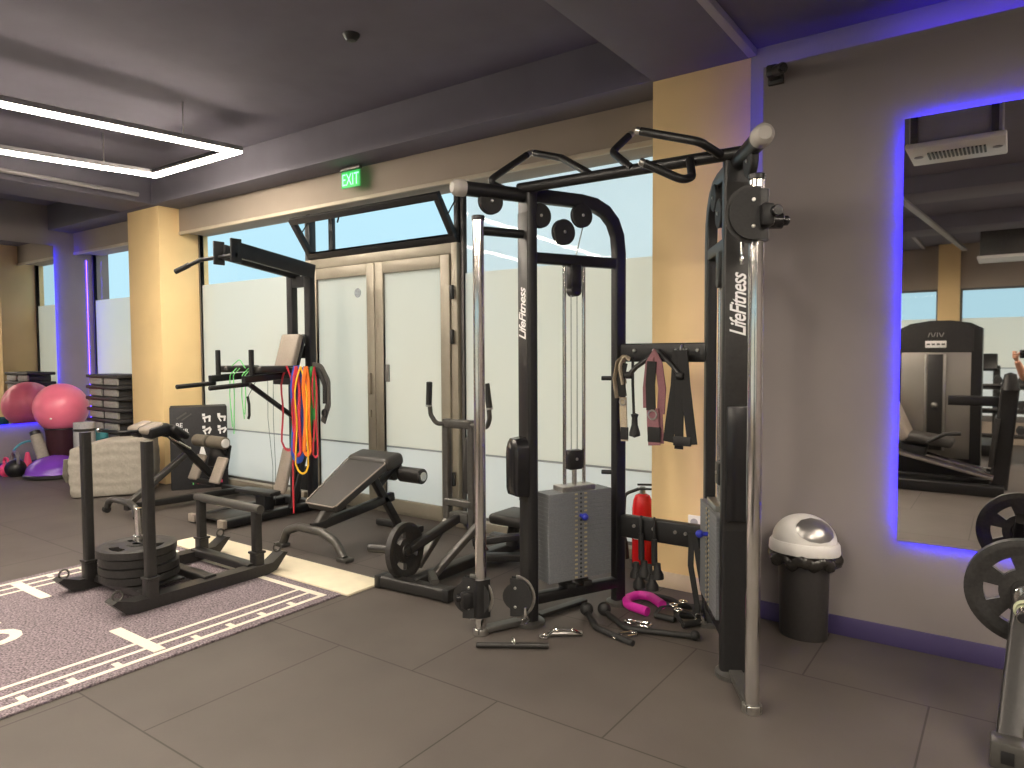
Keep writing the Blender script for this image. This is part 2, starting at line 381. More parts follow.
# bottom hung transom tipped into the room, dark frame
tl = V((-5.80, 4.37, 2.80)); bl = V((-5.80, 4.62, 2.44)); tr = V((-3.86, 4.37, 2.80)); br_ = V((-3.86, 4.62, 2.44))
dn = (bl-tl).normalized(); nn = dn.cross(V((1, 0, 0))).normalized()
ax_ = Matrix((V((1, 0, 0)), nn.cross(V((1, 0, 0))), nn)).transposed()
b = B(); c = (tl+br_)/2; hh = (bl-tl).length; wd = 1.94
yx = ax_ @ V((0, 1, 0))
b.box(c+yx*(hh/2-.03), (wd, .06, .05), ax_, .004).box(c-yx*(hh/2-.03), (wd, .06, .05), ax_, .004)
for sx in (-1, 1): b.box(c+V((sx*(wd/2-.03), 0, 0)), (.06, hh-.12, .05), ax_, .004)
tw = struct('window_4', b, dalu)
struct('clear_pane', B().box(c, (wd-.12, hh-.12, .006), ax_, 0), glassm, tw)
struct('latch', B().box(c+V((-.35, -.02, .18)), (.02, .02, .07), ax_, .004).tube([c+V((-.35, -.03, .16)), c+V((-.34, -.06, .09))], .008), blk, tw)
struct('stay_arm', B().tube([c+V((wd/2+.005, .12, .20)), c+V((wd/2+.005, -.01, .02))], .006, n=8).tube([c+V((-wd/2-.005, .12, .20)), c+V((-wd/2-.005, -.01, .02))], .006, n=8), gun, tw)
b = B().bb(dx0, dx1, YW-.04, YW+.04, 2.42, 2.47, .003).bb(dx0, dx1, YW-.04, YW+.04, 2.91, 2.985, .003).bb(dx0, dx0+.05, YW-.04, YW+.04, 2.47, 2.91, .003).bb(dx1-.05, dx1, YW-.04, YW+.04, 2.47, 2.91, .003)
b.bb(-5.56, -5.50, YW+.0, YW+.04, 2.47, 2.91, .003)
struct('trim_6', b, dalu)
# rear wall with its own band of windows
b = B().bb(XL, XR, YB-.15, YB, 0, .35, 0).bb(XL, XR, YB-.15, YB, 2.48, 3.5, 0)
struct('wall_rear', b, lint)
for i, x in enumerate((-9.2, -6.2, -3.6, -1.02, 2.4)): struct('pillar_rear_%d' % (i+1), B().bb(x, x+.30, YB-.15, YB+.1, 0, 3.2, .003), yell)
for i, (x0, x1) in enumerate(((-10.5, -9.2), (-8.9, -6.2), (-5.9, -3.6), (-3.3, -1.02), (-.72, 2.4), (2.7, 4.2))):
    window('window_%d' % (5+i), x0, x1, YB-.08, .35, 2.48, zf=2.0, zg=1.2)
# ground and boundary wall outside
struct('ground_outside', B().bb(-40, 30, YW+.16, 40, -.2, -.12, 0), conc)
struct('ground_rear', B().bb(-40, 30, -40, YB-.16, -.2, -.12, 0), conc)
struct('wall_neighbour', B().bb(-10.1, 6, 12, 12.2, -.12, 9, 0), mat('white_facade', (.86, .86, .84), .9, 0, .04, .6))
struct('wall_garden', B().bb(-30, 20, 7.6, 7.75, -.12, 1.9, .01).bb(-30, 20, -9.2, -9.05, -.12, 1.9, .01), conc)

# conduit along the far beam and small ceiling fittings
single('ceiling_pipe', B().tube([(-7.76, -2, 3.22), (-7.76, 3.9, 3.22)], .022), mat('pale_conduit', (.42, .40, .40), .5, .2, .05, 10), 'pale conduit pipe running under the ceiling along the far beam', 'pipe', (-7.76, 3.9, 3.22))
single('ceiling_sensor', B().lathe([(1e-5, -.045), (.03, -.04), (.05, -.015), (.055, 0), (1e-5, 0)], (-3.42, 3.07, 3.48), None, 20), blk, 'small dark round detector on the ceiling left of the beam', 'detector', (-3.42, 3.07, 3.48))
b = B().box((-1.06, 3.87, 2.95), (.06, .09, .06), None, .01).cyl((-1.04, 3.84, 2.945), (-.99, 3.78, 2.93), .028)
t = thing('security_camera', 'tiny dark camera high on the grey wall by the beam', 'camera', (-1.06, 3.92, 2.95))
part('bracket', B().bb(-1.10, -1.02, 3.90, 3.926, 2.90, 3.0, .004), gun, t); part('body', b, gun, t)
part('lens', B().cyl((-.99, 3.78, 2.93), (-.985, 3.773, 2.929), .02), blkg, t)

# ------------------------------------------------------------------ lamps
def led_frame(x0, x1, y0, y1, z, label, loc, slope=0., dp=.003):
    t = thing('ceiling_light', label, 'ceiling light', loc, 0, 'rectangular linear ceiling lights')
    h = .04; w = .09
    prof = B(); lamp = B()
    for (a0, a1, c0, c1) in ((x0, x1, y0, y0+w), (x0, x1, y1-w, y1), (x0, x0+w, y0+w, y1-w), (x1-w, x1, y0+w, y1-w)):
        prof.bb(a0, a1, c0, c1, z, z+h, .002)
        lamp.bb(a0+.004, a1-.004, c0+.004 if c1-c0 < .1 else c0-.004, c1-.004 if c1-c0 < .1 else c1+.004, z-dp, z+.001, min(.004, dp*.3))
    for bb_ in (prof, lamp):
        bb_.v = [V((v.x, v.y, v.z-slope*(y1-v.y))) for v in bb_.v]
    part('housing', prof, mat('grey_profile', (.30, .29, .30), .5, .3, .05, 12), t); part('diffuser', lamp, ledw, t, 'glowing warm white diffuser')
    for x in (x0+w/2, x1-w/2):
        for y in (y0+.5, y1-.5): part('hanger', B().cyl((x, y, z+h-slope*(y1-y)), (x, y, 3.485 if x < -1.85 else 3.155 if x < -1.245 else 3.195), .006, 8), steel, t)
    return t
led_frame(-6.76, -5.345, -.6, 3.575, 3.2, 'glowing rectangular LED frame light hung over the turf and sled', (-6.05, 1.5, 3.48), .045, .018)
led_frame(-2.55, -1.4, -3.0, 1.45, 2.85, 'rectangular LED frame light hung nearest the grey crossing beam', (-2.6, -1.1, 3.48))
led_frame(-7.2, -5.8, -5.0, -2.0, 3.2, 'rectangular LED frame light added by the far rear windows to brighten the rear', (-6.5, -3.5, 3.48))  # added lamp with no known fixture behind it, lifts the dim rear
led_frame(1.3, 2.6, -3.2, 2.6, 2.95, 'rectangular LED frame light hung over the right side of the mirror wall', (1.95, -.3, 3.19))

# ------------------------------------------------------------------ mirrors with blue strips behind
def wall_mirror(label, loc, glass, strips, frame, lip=None):
    t = thing('wall_mirror', label, 'mirror', loc)
    part('glass', glass, mirm, t, 'mirror glass'); part('backing', frame, blk, t)
    for s_ in strips: part('led_strip', s_, ledb if lip else ledb2, t, 'blue light strip behind the edge')
    if lip: part('light_shield', lip, gun, t)
    return t
mx0, mx1, mz0, mz1 = -.452, 3.4, .54, 2.597
g = B().bb(mx0, mx1, 3.903, 3.907, mz0, mz1, 0)
fr = B().bb(mx0+.06, mx1-.03, 3.9075, 3.9255, mz0+.06, mz1-.06, .002)
st = [B().bb(mx0+.040, mx0+.046, 3.908, 3.915, mz0+.05, mz1-.05, 0), B().bb(mx0+.04, mx1, 3.908, 3.915, mz1-.046, mz1-.040, 0), B().bb(mx0+.04, mx1, 3.908, 3.915, mz0+.040, mz0+.046, 0)]
lip = B().bb(mx0+.001, mx0+.005, 3.907, 3.916, mz0, mz1, 0).bb(mx0+.001, mx1, 3.907, 3.916, mz1-.005, mz1-.001, 0).bb(mx0+.001, mx1, 3.907, 3.916, mz0+.001, mz0+.005, 0)  # added opaque shield, keeps the blue strips from lighting the machine directly
wall_mirror('large wall mirror edged with blue light right of the waste bin', (1.4, 3.926, .54), g, st, fr, lip)
g = B().bb(XL+.036, XL+.040, -2.0, 4.13, .60, 2.95, 0)
fr = B().bb(XL+.001, XL+.0355, -1.97, 4.10, .63, 2.92, .002)
st = [B().bb(XL+.006, XL+.03, 4.104, 4.118, .63, 2.92, 0), B().bb(XL+.006, XL+.03, -1.97, 4.118, .612, .626, 0)]
wall_mirror('wall mirror edged with blue light behind the pink exercise ball', (XL, 1., .6), g, st, fr)
def strip(a, label, m=ledbd):
    b = B().bb(*a, 0); c = ((a[0]+a[1])/2, (a[2]+a[3])/2, a[4])
    return single('led_strip', b, m, label, 'light strip', c)
strip((-.55, XR-.02, 3.961, 3.969, 2.93, 2.975), 'blue light strip hidden on top of the mirror wall')
strip((-1.05, -1.035, 3.965, 3.98, .1, 3.0), 'upright blue light strip behind the edge of the mirror wall beside the yellow pillar')
strip((XL+.003, XL+.009, 4.55, 4.556, .1, 2.8), 'upright blue light strip in the corner of the far window')

# ------------------------------------------------------------------ exit sign
t = thing('exit_sign', 'small green lit exit sign under the ceiling edge over the doors', 'sign', (-4.825, 4.30, 3.155))
part('bracket', B().box((-4.825, 4.30, 3.125), (.26, .035, .03), None, .006), gunl, t)
part('panel', B().box((-4.825, 4.30, 3.032), (.235, .012, .145), None, .002), exitg, t, 'green lit panel')
part('lettering', text_b('EXIT', .15, frame4((-4.825, 4.2925, 3.025), (1, 0, 0), (0, 0, 1)), .001, 0, .72), exitl, t, 'bright green letters')

# ------------------------------------------------------------------ turf lane and threshold board
t = thing('turf_lane', 'mottled purple grey turf lane with cream measuring lines under the sled', 'turf', (-4.31, .4, 0))
part('carpet', B().bb(-5.31, -3.32, -3.0, 2.83, .0, .012, .003), turfm, t)
zt = .012
def line(x0, x1, y0, y1, h=0): return B().bb(min(x0, x1), max(x0, x1), y0, y1, zt-.002, zt+.002+h, 0)
for sg in (1, -1):
    X = lambda d: -4.31+sg*d
    part('line_marking', line(X(.905), X(.932), -2.9, 2.725), linem, t)
    part('line_marking', line(X(.80), X(.822), -2.9, 2.725), linem, t)
    part('line_marking', line(X(.70), X(.722), -2.9, 2.725), linem, t)
    for k in range(24):
        y = 2.545-.197*k
        if k % 4 == 0 and k: continue
        if k == 0 or y > -.6: part('tick_mark', line(X(.90), X(.855), y-.016, y+.016), linem, t)
    for k in range(1, 6):
        y = 2.55-.79*k
        part('distance_mark', line(X(.89), X(.43), y-.03, y+.03, .0015), linem, t)
part('line_marking', line(-5.245, -3.375, 2.725, 2.765), linem, t)
# number painted on the lane (only its edge shows in the picture)
m4 = frame4((-4.33, 1.36, zt+.001), (0, 1, 0), (-1, 0, 0))
part('number_marking', text_b('5', .56, m4, .001), linem, t, 'cream number painted on the turf')
single('threshold_board', B().bb(-5.34, -3.27, 2.84, 3.15, 0, .016, .004), offw, 'cream threshold board laid across the end of the turf lane', 'board', (-4.3, 3.0, 0))

# ================================================================== CABLE MACHINE
x0c = -1.555
t = thing('cable_machine', 'tall black twin column cable machine with chrome rails and pull-up bars', 'cable machine', (x0c, 3.3, 0))
U_ = V((-.427, -.904, 0))
def tower(sg):
    """s runs outward along the tower, n sideways to the inside, z up"""
    Bp = V((x0c-.31, 3.67, 0)); u = U_.copy(); nr = V((.904, -.427, 0))
    if sg > 0: Bp = V((-1.32, 3.67, 0)); u = V((.475, -.805, 0)).normalized(); nr = V((-u.y*-1, -u.x, 0)); nr = V((u.y, -u.x, 0))
    P = lambda s_, n=0, z=0: Bp+u*s_+nr*n+V((0, 0, z))
    return P, Matrix((u, nr, V((0, 0, 1)))).transposed(), u, nr
plates_names = []
for sg in (-1, 1):
    P, A, u, nr = tower(sg)
    SM, SC = (.608, .902) if sg < 0 else (.61, .935)
    # rear post with its curved top running forward to the front post
    part('rear_post', B().bar([P(0, 0, .02), P(0, 0, 2.32), P(SM, 0, 2.32)], .075, .055, nr, .27), blk, t)
    b = B().bar([P(SM, 0, .02), P(SM, 0, 2.35)], .115 if sg < 0 else .13, .062, u, 0, .016)
    fp = part('front_post', b, blk, t)
    # lettering running up the outward face
    side = nr if sg > 0 else nr
    o = P(SM+.0325, 0, 1.685); xx = V((0, 0, 1)); yy = u.cross(xx) if True else nr
    m4 = frame4(o, xx, u.cross(xx)); part('lettering', text_b('LifeFitness', .098, m4, .0008, .4, .74, .92, .0014), whitep, fp, 'white italic lettering')
    part('front_plate', B().box(P(SM+.031, 0, 1.45), (.003, .10 if sg < 0 else .115, 1.55), A, .001), gun, fp)
    for q_, r_ in ((SM, .085), (0, .07)): part('post_foot', B().lathe([(1e-5, 0), (r_, 0), (r_, .02), (r_-.015, .03), (1e-5, .03)], P(q_, 0, 0), None, 24), gunl, t)
    part('cross_tube', B().bar([P(.02, 0, 1.99), P(SM-.02, 0, 1.99)], .05, .06), blk, t)
    part('base_tube', B().bar([P(.02, 0, .135), P(SM-.02, 0, .135)], .06, .06), blk, t)
    b = B()
    for s_ in (.25, .36): b.box(P(s_, 0, .178), (.055, .10, .03), A, .004).cyl(P(s_, 0, .19), P(s_, 0, .225), .03)
    part('stack_buffer', b, rubber, t)
    part('rail_arm', B().tube([P(SM, 0, 2.11), P(SC, 0, 2.11)], .024), blk, t)
    part('top_arm', B().tube([P(SM-.05, 0, 2.315), P(1.0, 0, 2.315)], .038, 0, 16), blk, t)
    part('arm_cap', B().lathe([(1e-5, .05), (.026, .048), (.04, .034), (.043, .015), (.043, -.02), (.038, -.02), (1e-5, -.02)], P(1.0, 0, 2.315), u.to_track_quat('Z', 'Y').to_matrix(), 20), mat('grey_end_cap', (.34, .32, .29), .5, 0, .05, 20), t, 'pale grey end cap')
    rl_ = part('chrome_rail', B().cyl(P(SC, 0, .03), P(SC, 0, 2.165), .030, 24), chrome, t, 'polished chrome upright rail')
    part('rail_cap', B().cyl(P(SC, 0, 2.16), P(SC, 0, 2.185), .034, 20), blk, rl_); part('rail_base', B().cyl(P(SC, 0, 0), P(SC, 0, .035), .04, 20), steel, rl_)
    part('rail_foot', B().bar([P(SM, 0, .025), P(SC+.03, 0, .025)], .06, .03), gunl, t)
    for s_ in (.245, .375): part('guide_rod', B().cyl(P(s_, 0, .2), P(s_, 0, 1.98), .0105, 12), chrome, t, 'chrome guide rod')
    # weight stack
    for k in range(20):
        z = .22+k*.0245
        part('stack_plate', B().box(P(.31, 0, z+.012), (.42, .13, .0242), A, .0012, 1), stackm, t)
    part('stack_head', B().box(P(.31, 0, .725), (.22, .10, .03), A, .003).cyl(P(.31, 0, .73), P(.31, 0, .84), .014), steel, t)
    b = B(); b2 = B()
    for k in range(20):
        z = .232+k*.0245
        for d in (-.032, .032): b.box(P(.31+d, .0665, z), (.018, .004, .010), A, .001, 1)
        b2.cyl(P(.31, .064, z), P(.31, .068, z), .0065, 10, .001)
    part('number_strip', b, mat('brass_number_tabs', (.42, .36, .22), .4, .5, .2, 60), t, 'column of small pale number tabs')
    part('pin_holes', b2, blk, t)
    part('selector_pin', B().cyl(P(.31, .06, .575), P(.31, .10, .575), .011).ball(P(.31, .105, .575), .02), mat('blue_pin_knob', (.02, .03, .35), .35, 0, .05, 20), t, 'blue selector pin knob')
    pb = part('pulley_block', B().box(P(.31, 0, .88), (.085, .05, .11), A, .008), blk, t)
    part('bolt', B().cyl(P(.31, .024, .885), P(.31, .031, .885), .009, 8), steel, pb)
    part('cable_guide', B().box(P(.31, 0, 1.90), (.075, .06, .14), A, .012).cyl(P(.31, -.03, 1.825), P(.31, .03, 1.825), .034, 20), blk, t)
    part('cable', B().cyl(P(.29, 0, .93), P(.29, 0, 1.83), .0032, 6).cyl(P(.33, 0, .93), P(.33, 0, 1.83), .0032, 6).cyl(P(.245, .0, 2.2), P(.33, 0, 1.9), .0032, 6), steel, t)
    for (s_, z, r, nn_) in ((.83, 2.265, .068, .0), (.55, 2.21, .065, .03), (.40, 2.135, .07, .03), (.28, 2.235, .066, .03)):
        pu = part('pulley', B().lathe([(1e-5, -.016), (r*.93, -.016), (r, -.012), (r*.93, 0), (r, .012), (r*.93, .016), (1e-5, .016)], P(s_, nn_, z), nr.to_track_quat('Z', 'Y').to_matrix(), 28), rubber, t)
        part('bolt', B().cyl(P(s_, nn_+.014, z), P(s_, nn_+.022, z), .009, 8), steel, pu)
    part('post_bracket', B().box(P(SM, .035, 2.30), (.05, .012, .13), A, .004), chrome, t)
    # padded shield on the outward side of the front post
    pr = [(-.055, -.16), (.055, -.16), (.062, -.14), (.066, .09), (.055, .135), (.03, .16), (-.03, .16), (-.055, .135), (-.066, .09), (-.062, -.14)]
    b = B(); pa = [P(SM+.034, x, .87+y) for x, y in pr]; pm = [P(SM+.10, x*.95, .87+y*.95) for x, y in pr]; pe = [P(SM+.118, x*.6, .87+y*.78) for x, y in pr]; n = len(pr)
    b.add(pa+pm+pe, [[i, (i+1) % n, n+(i+1) % n, n+i] for i in range(n)]+[[n+i, n+(i+1) % n, 2*n+(i+1) % n, 2*n+i] for i in range(n)]+[list(range(n))[::-1], list(range(2*n, 3*n))])
    if sg < 0: part('shield', b, blkg, t)
    else: part('shield', B().box(P(SM+.042, 0, .98), (.02, .105, .52), A, .008), blkg, t)
    # carriage with its two swivelling pulley housings: low on one rail, high on the other
    zc = .20 if sg < 0 else 2.02
    ca = part('carriage', B().bar([P(SC, 0, zc-.10), P(SC, 0, zc+.10)], .085, .085, u, 0, .02).box(P(SC+.07, -.02, zc-.01), (.07, .05, .09), A, .015), blk, t)
    part('adjuster_knob', B().cyl(P(SC+.05, -.03, zc), P(SC+.12, -.05, zc), .022, 16), blkg, ca)
    def dplate(cs, cn, ang, r, w):
        """two half round plates with a pulley between"""
        bb_ = B(); pl = B()
        d = (u*math.cos(ang)+nr*math.sin(ang)).normalized(); q = V((0, 0, 1)).cross(d)
        for o_ in (-.022, .016):
            pts = [(-r*.3, -w), (0, -w)]+[(r*math.cos(a), w*math.sin(a)) for a in [(-PI/2+PI*i/14) for i in range(1, 14)]]+[(0, w), (-r*.3, w)]
            bb_.prism(pts, P(cs, cn, zc)+q*o_, d, (0, 0, 1), q*.006)
        pl.lathe([(1e-5, -.012), (r*.78, -.012), (r*.7, 0), (r*.78, .012), (1e-5, .012)], P(cs, cn, zc), q.to_track_quat('Z', 'Y').to_matrix(), 24)
        ho = part('pulley_housing', bb_, rubber, ca)
        part('pulley', pl, gun, ho)
        rim = B().sweep([P(cs, cn, zc)+d*(r*math.cos(a))+V((0, 0, w*math.sin(a))) for a in [(-PI/2+PI*i/14) for i in range(15)]], rrect(.030, .0035, .001), q)
        part('chrome_edge', rim, steel if sg < 0 else gun, ho, 'metal curved edge')
        for o_ in (-.5, .5): part('bolt', B().cyl(P(cs, cn, zc)-q*.027+V((0, 0, o_*w)), P(cs, cn, zc)+q*.027+V((0, 0, o_*w)), .008, 8), steel, ho)
    if sg < 0:
        dplate(SC+.05, -.03, PI*.76, .115, .108); dplate(SM+.13, .085, PI*.76, .09, .10)
    else:
        dplate(SC+.05, .03, PI*.5, .092, .102); part('adjuster_pin', B().cyl(P(SC, -.03, zc-.02), P(SC, -.10, zc-.02), .032, 16).cyl(P(SC, -.10, zc-.02), P(SC, -.125, zc-.02), .02, 16, .006), blkg, ca)
    part('snap_hook', B().torus(P(.72, .15, .09) if sg < 0 else P(SC-.07, .04, 1.86), .018, .005, A @ Matrix.Rotation(PI/2, 3, 'X'), 16, 6).cyl(P(.72, .15, .105) if sg < 0 else P(SC-.07, .04, 1.875), P(.72, .15, .16) if sg < 0 else P(SC-.07, .04, 1.93), .008), chrome, ca, 'chrome snap hook')
PL, AL, uL, nL = tower(-1); PR_, AR, uR, nRr = tower(1)
# bars joining the two towers
a = PL(.66, 0, 2.348); c = PR_(.66, 0, 2.348)
part('crossbar', B().tube([a, c], .028, 0, 14), blk, t)
for Q in ([(-2.235, 3.07, 2.355), (-2.264, 2.95, 2.376), (-2.18, 3.2, 2.558)], [(-1.706, 3.07, 2.35), (-1.773, 3.12, 2.393), (-1.97, 3.22, 2.511), (-2.181, 3.28, 2.586)],
          [(-1.49, 3.07, 2.35), (-1.648, 3.17, 2.477), (-1.604, 3.27, 2.572)], [(-1.067, 3.07, 2.345), (-1.112, 2.95, 2.38), (-1.388, 2.95, 2.475)],
          [(-1.204, 3.07, 2.345), (-1.159, 2.98, 2.245), (-1.168, 2.9, 2.215), (-1.321, 2.85, 2.30)]):
    Q = [V(q) for q in Q]; g_ = part('pull_up_handle', B().tube(Q, .0185, .05), blk, t); d = (Q[-1]-Q[-2]).normalized()
    part('handle_cap', B().cyl(Q[-1]-d*.002, Q[-1]+d*.026, .017, 12), steel, g_, 'bright steel end')
for z, h in ((1.478, .105), (.47, .13)):
    rb = part('accessory_rail', B().bar([(x0c-.31, 3.68, z), (x0c+.235, 3.68, z)], .05, h), blk, t)
    for x in (-.20, -.08, .05, .11, .17): part('bolt', B().cyl((x0c+x, 3.656, z+.012), (x0c+x, 3.642, z+.012), .010, 10), steel, rb)
for z in (1.33, .78): part('side_peg', B().cyl((x0c-.33, 3.66, z), (x0c-.40, 3.63, z), .013), blk, t)
pg = B()
for d in (-1, 1): pg.tube([(-1.60, 3.64, 1.485), (-1.60+d*.11, 3.585, 1.40), (-1.60+d*.15, 3.575, 1.355)], .014)
pk = part('hook_arm', pg, blk, t)
for d in (-1, 1): part('hook_end', B().cyl((-1.60+d*.15-.02, 3.575, 1.352), (-1.60+d*.15+.02, 3.575, 1.352), .02), rubber, pk)

# accessories hanging from the rails
def strap_loop(x, z0, z1, w, dep, spread=.0, y=3.62):
    """flat webbing hanging in a loop over a peg"""
    b = B(); pts = [(x-spread, y-dep, z1), (x-.01, y-dep*.9, z0-.05), (x, y-dep*.5, z0), (x+.01, y-.01, z0-.05), (x+spread, y-.006, z1+.02)]
    return b.sweep(fillet(pts, .04), rrect(w, .005, .002), (1, 0, 0))
t = thing('ankle_strap', 'tan and black ankle strap hanging at the left end of the upper rail', 'strap', (-1.80, 3.60, 1.45))
part('cuff', B().sweep(fillet([(-1.80, 3.612, 1.30), (-1.815, 3.60, 1.40), (-1.79, 3.60, 1.46), (-1.765, 3.615, 1.44)], .05), rrect(.012, .055, .003), (0, -1, 0)).sweep([(-1.835, 3.60, 1.22), (-1.85, 3.60, 1.33), (-1.83, 3.60, 1.43), (-1.79, 3.60, 1.465)], rrect(.004, .06, .001), (0, -1, 0)), tan, t)
part('lining', B().sweep([(-1.805, 3.605, 1.23), (-1.818, 3.605, 1.33), (-1.80, 3.605, 1.42)], rrect(.05, .010, .003), (0, -1, 0)), webb, t)
part('tail', B().sweep([(-1.80, 3.60, 1.225), (-1.798, 3.602, 1.10), (-1.79, 3.60, .975)], rrect(.045, .007, .002), (0, -1, 0)), tan, t)
part('tip', B().box((-1.79, 3.598, 1.02), (.047, .012, .07), None, .003), webb, t)
part('ring', B().torus((-1.80, 3.592, 1.20), .018, .004, Matrix.Rotation(PI/2, 3, 'X'), 18, 6), steel, t)
t = thing('ankle_strap', 'mauve and black ankle strap hanging in the middle of the upper rail', 'strap', (-1.615, 3.60, 1.47))
part('cuff', B().sweep([(-1.575, 3.61, 1.14), (-1.565, 3.605, 1.28), (-1.585, 3.60, 1.42), (-1.61, 3.60, 1.48), (-1.64, 3.60, 1.42), (-1.655, 3.60, 1.28), (-1.655, 3.605, 1.17)], rrect(.045, .010, .003), (0, -1, 0)), mauve, t)
part('lining', B().sweep([(-1.625, 3.592, 1.16), (-1.628, 3.588, 1.30), (-1.62, 3.59, 1.43)], rrect(.055, .010, .003), (0, -1, 0)), webb, t)
part('tail', B().sweep([(-1.615, 3.592, 1.17), (-1.612, 3.595, 1.05), (-1.605, 3.595, .965)], rrect(.072, .010, .003), (0, -1, 0)).sweep([(-1.59, 3.61, 1.15), (-1.58, 3.61, .975)], rrect(.05, .006, .002), (0, -1, 0)), mauve, t)
part('tip', B().box((-1.607, 3.594, 1.025), (.075, .014, .085), None, .004), webb, t)
part('ring', B().torus((-1.612, 3.582, 1.135), .025, .005, Matrix.Rotation(PI/2, 3, 'X'), 18, 6), steel, t)
t = thing('triceps_rope', 'thin black rope handle hanging beside the tan ankle strap', 'rope', (-1.735, 3.61, 1.44))
part('rope', B().tube([(-1.745, 3.61, 1.45), (-1.74, 3.60, 1.30), (-1.735, 3.605, 1.13)], .008), webb, t)
part('stopper', B().lathe([(1e-5, .13), (.022, .12), (.016, .10), (.018, .06), (.03, .02), (.032, 0), (1e-5, -.012)], (-1.73, 3.605, 1.01), None, 16), rubber, t)
t = thing('pull_strap', 'wide black webbing strap hanging in loops near the right column', 'strap', (-1.45, 3.60, 1.48))
for i, (d, w, z) in enumerate(((-.055, .06, .99), (-.01, .05, .955), (.045, .055, .985))):
    part('loop', B().sweep([(-1.455+d*.35, 3.60-.008*i, 1.49), (-1.45+d*.6, 3.598-.008*i, 1.30), (-1.45+d*1.1, 3.60-.008*i, 1.12), (-1.45+d*1.45, 3.605-.008*i, z)], rrect(w, .008, .003), (0, -1, 0)), webb, t)
part('stitching', B().box((-1.44, 3.582, 1.0), (.10, .012, .05), None, .004), rubber, t)
part('hook', B().torus((-1.455, 3.612, 1.495), .022, .005, Matrix.Rotation(PI/2, 3, 'Y'), 16, 6), steel, t)
for i, (x, zt_, nm) in enumerate(((-1.70, .28, 'black triceps rope hanging left on the lower rail before the extinguisher'), (-1.62, .25, 'black cylindrical grip handle on cord hanging from the lower rail'))):
    t = thing('triceps_rope', nm, 'rope', (x, 3.62, .5))
    part('cord', B().tube([(x-.01, 3.655, .545), (x-.005, 3.635, .53), (x, 3.63, .42), (x+.004, 3.63, .26)], .007), webb, t)
    part('grip', B().cyl((x, 3.63, .45-.02*i), (x+.002, 3.63, .30-.02*i), .017), rubber, t)
    for k, (dx, dz) in enumerate(((-.03, .13), (.025, .15), (.0, .085))):
        part('knob', B().lathe([(1e-5, .09), (.018, .085), (.02, .05), (.034, .025), (.036, .0), (1e-5, -.012)], (x+dx, 3.63-.012*k, dz+.065), None, 16), rubber, t)
t = thing('loop_strap', 'black strap hanging in a long loop to the floor beside the right weight stack', 'strap', (-1.36, 3.62, .5))
for i, d in enumerate((-.02, .03)):
    part('loop', B().sweep([(-1.40+d*.3, 3.64, .50), (-1.385+d, 3.625, .32), (-1.35+d, 3.62, .14), (-1.33+d*1.3, 3.615, .03)], rrect(.032, .007, .002), (0, -1, 0)), webb, t)
part('ring', B().torus((-1.345, 3.60, .05), .022, .005, Matrix.Rotation(PI/2, 3, 'X'), 16, 6), chrome, t)

# things lying on the floor between the towers
single('horseshoe_grip', B().tube([(-1.60, 3.70, .04), (-1.72, 3.80, .035), (-1.80, 3.80, .03), (-1.83, 3.70, .026), (-1.78, 3.62, .026), (-1.64, 3.585, .026)], .026, .08), magenta, 'magenta horseshoe foam grip lying on the floor', 'grip handle', (-1.72, 3.68, 0))
def curlbar(pts, label, knob):
    t = thing('attachment_bar', label, 'cable attachment', pts[0]); part('bar', B().tube(pts, .016, .06), rubber, t)
    part('end_knob', B().ball(V(pts[0])+V((0, 0, .012)), .038, 20, 12), rubber, t)
    if knob: part('end_knob', B().ball(V(pts[-1])+V((0, 0, .006)), .026, 20, 12), rubber, t)
curlbar([(-1.925, 3.40, .026), (-1.78, 3.24, .018), (-1.525, 3.165, .018)], 'bent black bar with ball end lying nearest the front', False)
curlbar([(-1.845, 3.46, .026), (-1.64, 3.32, .018), (-1.30, 3.42, .02)], 'long black bar with ball ends lying behind the bent bar', True)
def carab(x, y, a, label):
    A = rotz(a); P3 = lambda p: A @ V(p)+V((x, y, .012))
    t = thing('carabiner', label, 'carabiner', (x, y, 0), 0, 'chrome clips on the floor')
    part('hook', B().tube([P3((-.05, 0, 0)), P3((-.05, .022, 0)), P3((.03, .026, 0)), P3((.05, 0, 0)), P3((.03, -.026, 0)), P3((-.02, -.022, 0))], .008, .02, 8), chrome, t)
    part('swivel', B().torus(P3((-.075, 0, .002)), .022, .008, None, 16, 8).cyl(P3((-.055, 0, 0)), P3((-.04, 0, 0)), .009, 10), chrome, t)
carab(-1.60, 3.27, 1.0, 'chrome snap clip lying across the bent bar in front')
carab(-1.60, 3.44, .2, 'chrome snap clip lying between the bars and the magenta grip')
for i, (x, y, lb) in enumerate(((-1.53, 3.60, 'black handle grip in the pile right of the magenta grip'), (-1.46, 3.69, 'black handle grip in the middle of the floor pile'), (-1.40, 3.585, 'black handle grip nearest the right weight stack'))):
    t = thing('stirrup_attachment', lb, 'grip handle', (x, y, 0), .5*i, 'stirrup handles in the floor pile')
    part('grip', B().cyl((-.06, -.03, .024), (.06, -.03, .024), .018), rubber, t, local=True)
    part('strap', B().sweep(fillet([(-.055, -.03, .03), (-.05, .04, .05), (0, .085, .055), (.05, .04, .05), (.055, -.03, .03)], .04), rrect(.024, .005, .002), (0, 0, 1)), webb, t, local=True)
    part('ring', B().torus((0, .095, .055), .02, .005, None, 16, 8), chrome, t, local=True)
t = thing('rope_attachment', 'black rope with knob ends coiled under the lower rail', 'rope', (-1.70, 3.88, 0))
part('rope', B().tube([(-1.86, 3.93, .02), (-1.75, 3.86, .02), (-1.62, 3.86, .02), (-1.52, 3.80, .02), (-1.42, 3.83, .02)], .017, .06), webb, t)
part('end_knob', B().ball((-1.86, 3.93, .032), .032).ball((-1.42, 3.83, .032), .032), rubber, t)
